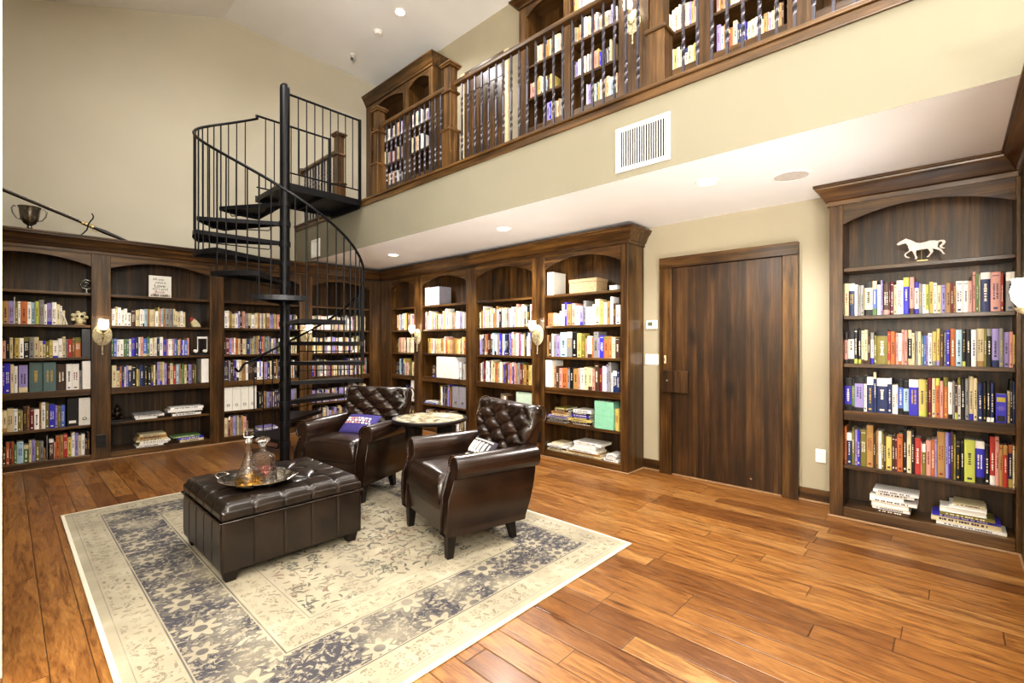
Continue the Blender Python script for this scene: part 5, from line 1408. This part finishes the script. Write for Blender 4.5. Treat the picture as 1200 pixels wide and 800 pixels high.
MB().lathe([(.0001, -.004), (.118, -.004), (.118, -.0005)], 40).build('grille', plain('speaker_mesh', 'cfc9c0', .7), t, smooth=30); MB().lathe([(.119, -.0005), (.13, -.0005), (.13, -.006), (.119, -.006), (.119, -.0005)], 40).build('ring', M['ceil'], t, smooth=30)
t = fit('smoke_detector', 'round white smoke detector on the high ceiling', 'detector', (4.03, 6.656, ZV), 0)
MB().lathe([(.0001, -.05), (.05, -.05), (.06, -.035), (.062, -.0)], 28).build('cover', M['white'], t, smooth=40); MB().lathe([(.063, -.012), (.075, -.012), (.075, -.0005)], 28).build('base', M['white'], t, smooth=40)
t = fit('spot_camera', 'small ceiling spot with dark lens near the gable corner', 'camera', (4.057, 7.50, ZV), 0)
MB().lathe([(.0001, -.02), (.045, -.02), (.05, -.0005)], 20).build('mount', M['whitemat'], t, smooth=40)
MB().tube([(0, 0, -.02), (0, -.01, -.09)], .012, 8).build('arm', M['whitemat'], t, smooth=60)
MB().tube([(.02, .03, -.08), (-.05, -.07, -.13)], .035, 14).build('head', M['whitemat'], t, smooth=40); MB().tube([(-.0505, -.0707, -.1304), (-.06, -.085, -.137)], .030, 14).build('lens', M['black'], t, smooth=40)

# ------------------------------------------------------------------ light
def lamp(kind, loc, power, color=(1, .9, .76), size=.1, rot=(0, 0, 0), spot=None, blend=.8):
    l = bpy.data.lights.new('lamp_'+kind.lower(), kind); l.energy = power; l.color = color
    if kind == 'AREA': l.shape = 'DISK'; l.size = size
    else: l.shadow_soft_size = size
    if spot: l.spot_size = radians(spot); l.spot_blend = blend
    o = bpy.data.objects.new('lamp_'+kind.lower(), l); COL.objects.link(o); o.location = loc; o.rotation_euler = rot
    return o
for p, k in LAMPS:
    if k == 'sconce': lamp('POINT', p, 20, (1, .9, .74), .04)
    elif k == 'can': lamp('SPOT', p, 190, (1, .97, .93), .06, spot=150, blend=.6)
    else: lamp('SPOT', p, 130, (1, .98, .95), .08, spot=150, blend=.6)
# soft area lamps added below the vault as unseen fill light
for (x, y, pw) in ((2.2, .4, 90), (0.4, .2, 20), (1.2, 5.0, 75), (-1.2, -1.4, 50), (1.6, -1.8, 80)):
    lamp('AREA', (x, y, vz(x)-.25), pw, (1, .985, .96), 1.0)
# two upward area lamps, added unseen behind the camera to brighten the ceilings
for (x, y, z, pw) in ((-1.4, -2.4, 1.0, 420), (-1.9, .6, 1.1, 480)):
    lamp('AREA', (x, y, z), pw, (1, .985, .96), 1.2, rot=(pi, 0, 0))
for (x, y, z, tx, ty, pw, cone) in ((2.75, -.2, .3, 4.3, 1.6, 340, 70), (-.25, .5, .35, 4.0, 4.6, 1000, 40)):  # unseen spots added to lift the ceiling under the loft
    v = Vector((tx-x, ty-y, ZC-z)); lamp('SPOT', (x, y, z), pw, (1, .985, .96), .5, rot=v.to_track_quat('-Z', 'Y').to_euler(), spot=cone, blend=1.0)
v = Vector((2.2, 5.0, 1.2))-Vector((-.5, -.6, 2.3))
lamp('AREA', (-.5, -.6, 2.3), 130, (1, .99, .97), 1.0, rot=v.to_track_quat('-Z', 'Y').to_euler())  # fill lamp added behind the camera, aimed towards the left shelves
SC.world = bpy.data.worlds.new('room_air'); SC.world.use_nodes = True
SC.world.node_tree.nodes['Background'].inputs[0].default_value = (1, .95, .88, 1); SC.world.node_tree.nodes['Background'].inputs[1].default_value = .3

# ------------------------------------------------------------------ camera
cam = bpy.data.cameras.new('camera'); cam.sensor_width = 36; cam.lens = 36*FPX/1200; cam.clip_start = .02
co = bpy.data.objects.new('camera', cam); COL.objects.link(co); co.location = (0, 0, EYE); co.rotation_euler = (pi/2, 0, AZ-pi/2)
SC.camera = co
SC.view_settings.view_transform = 'Standard'
SC.view_settings.look = 'Medium High Contrast'
SC.view_settings.exposure = -0.02
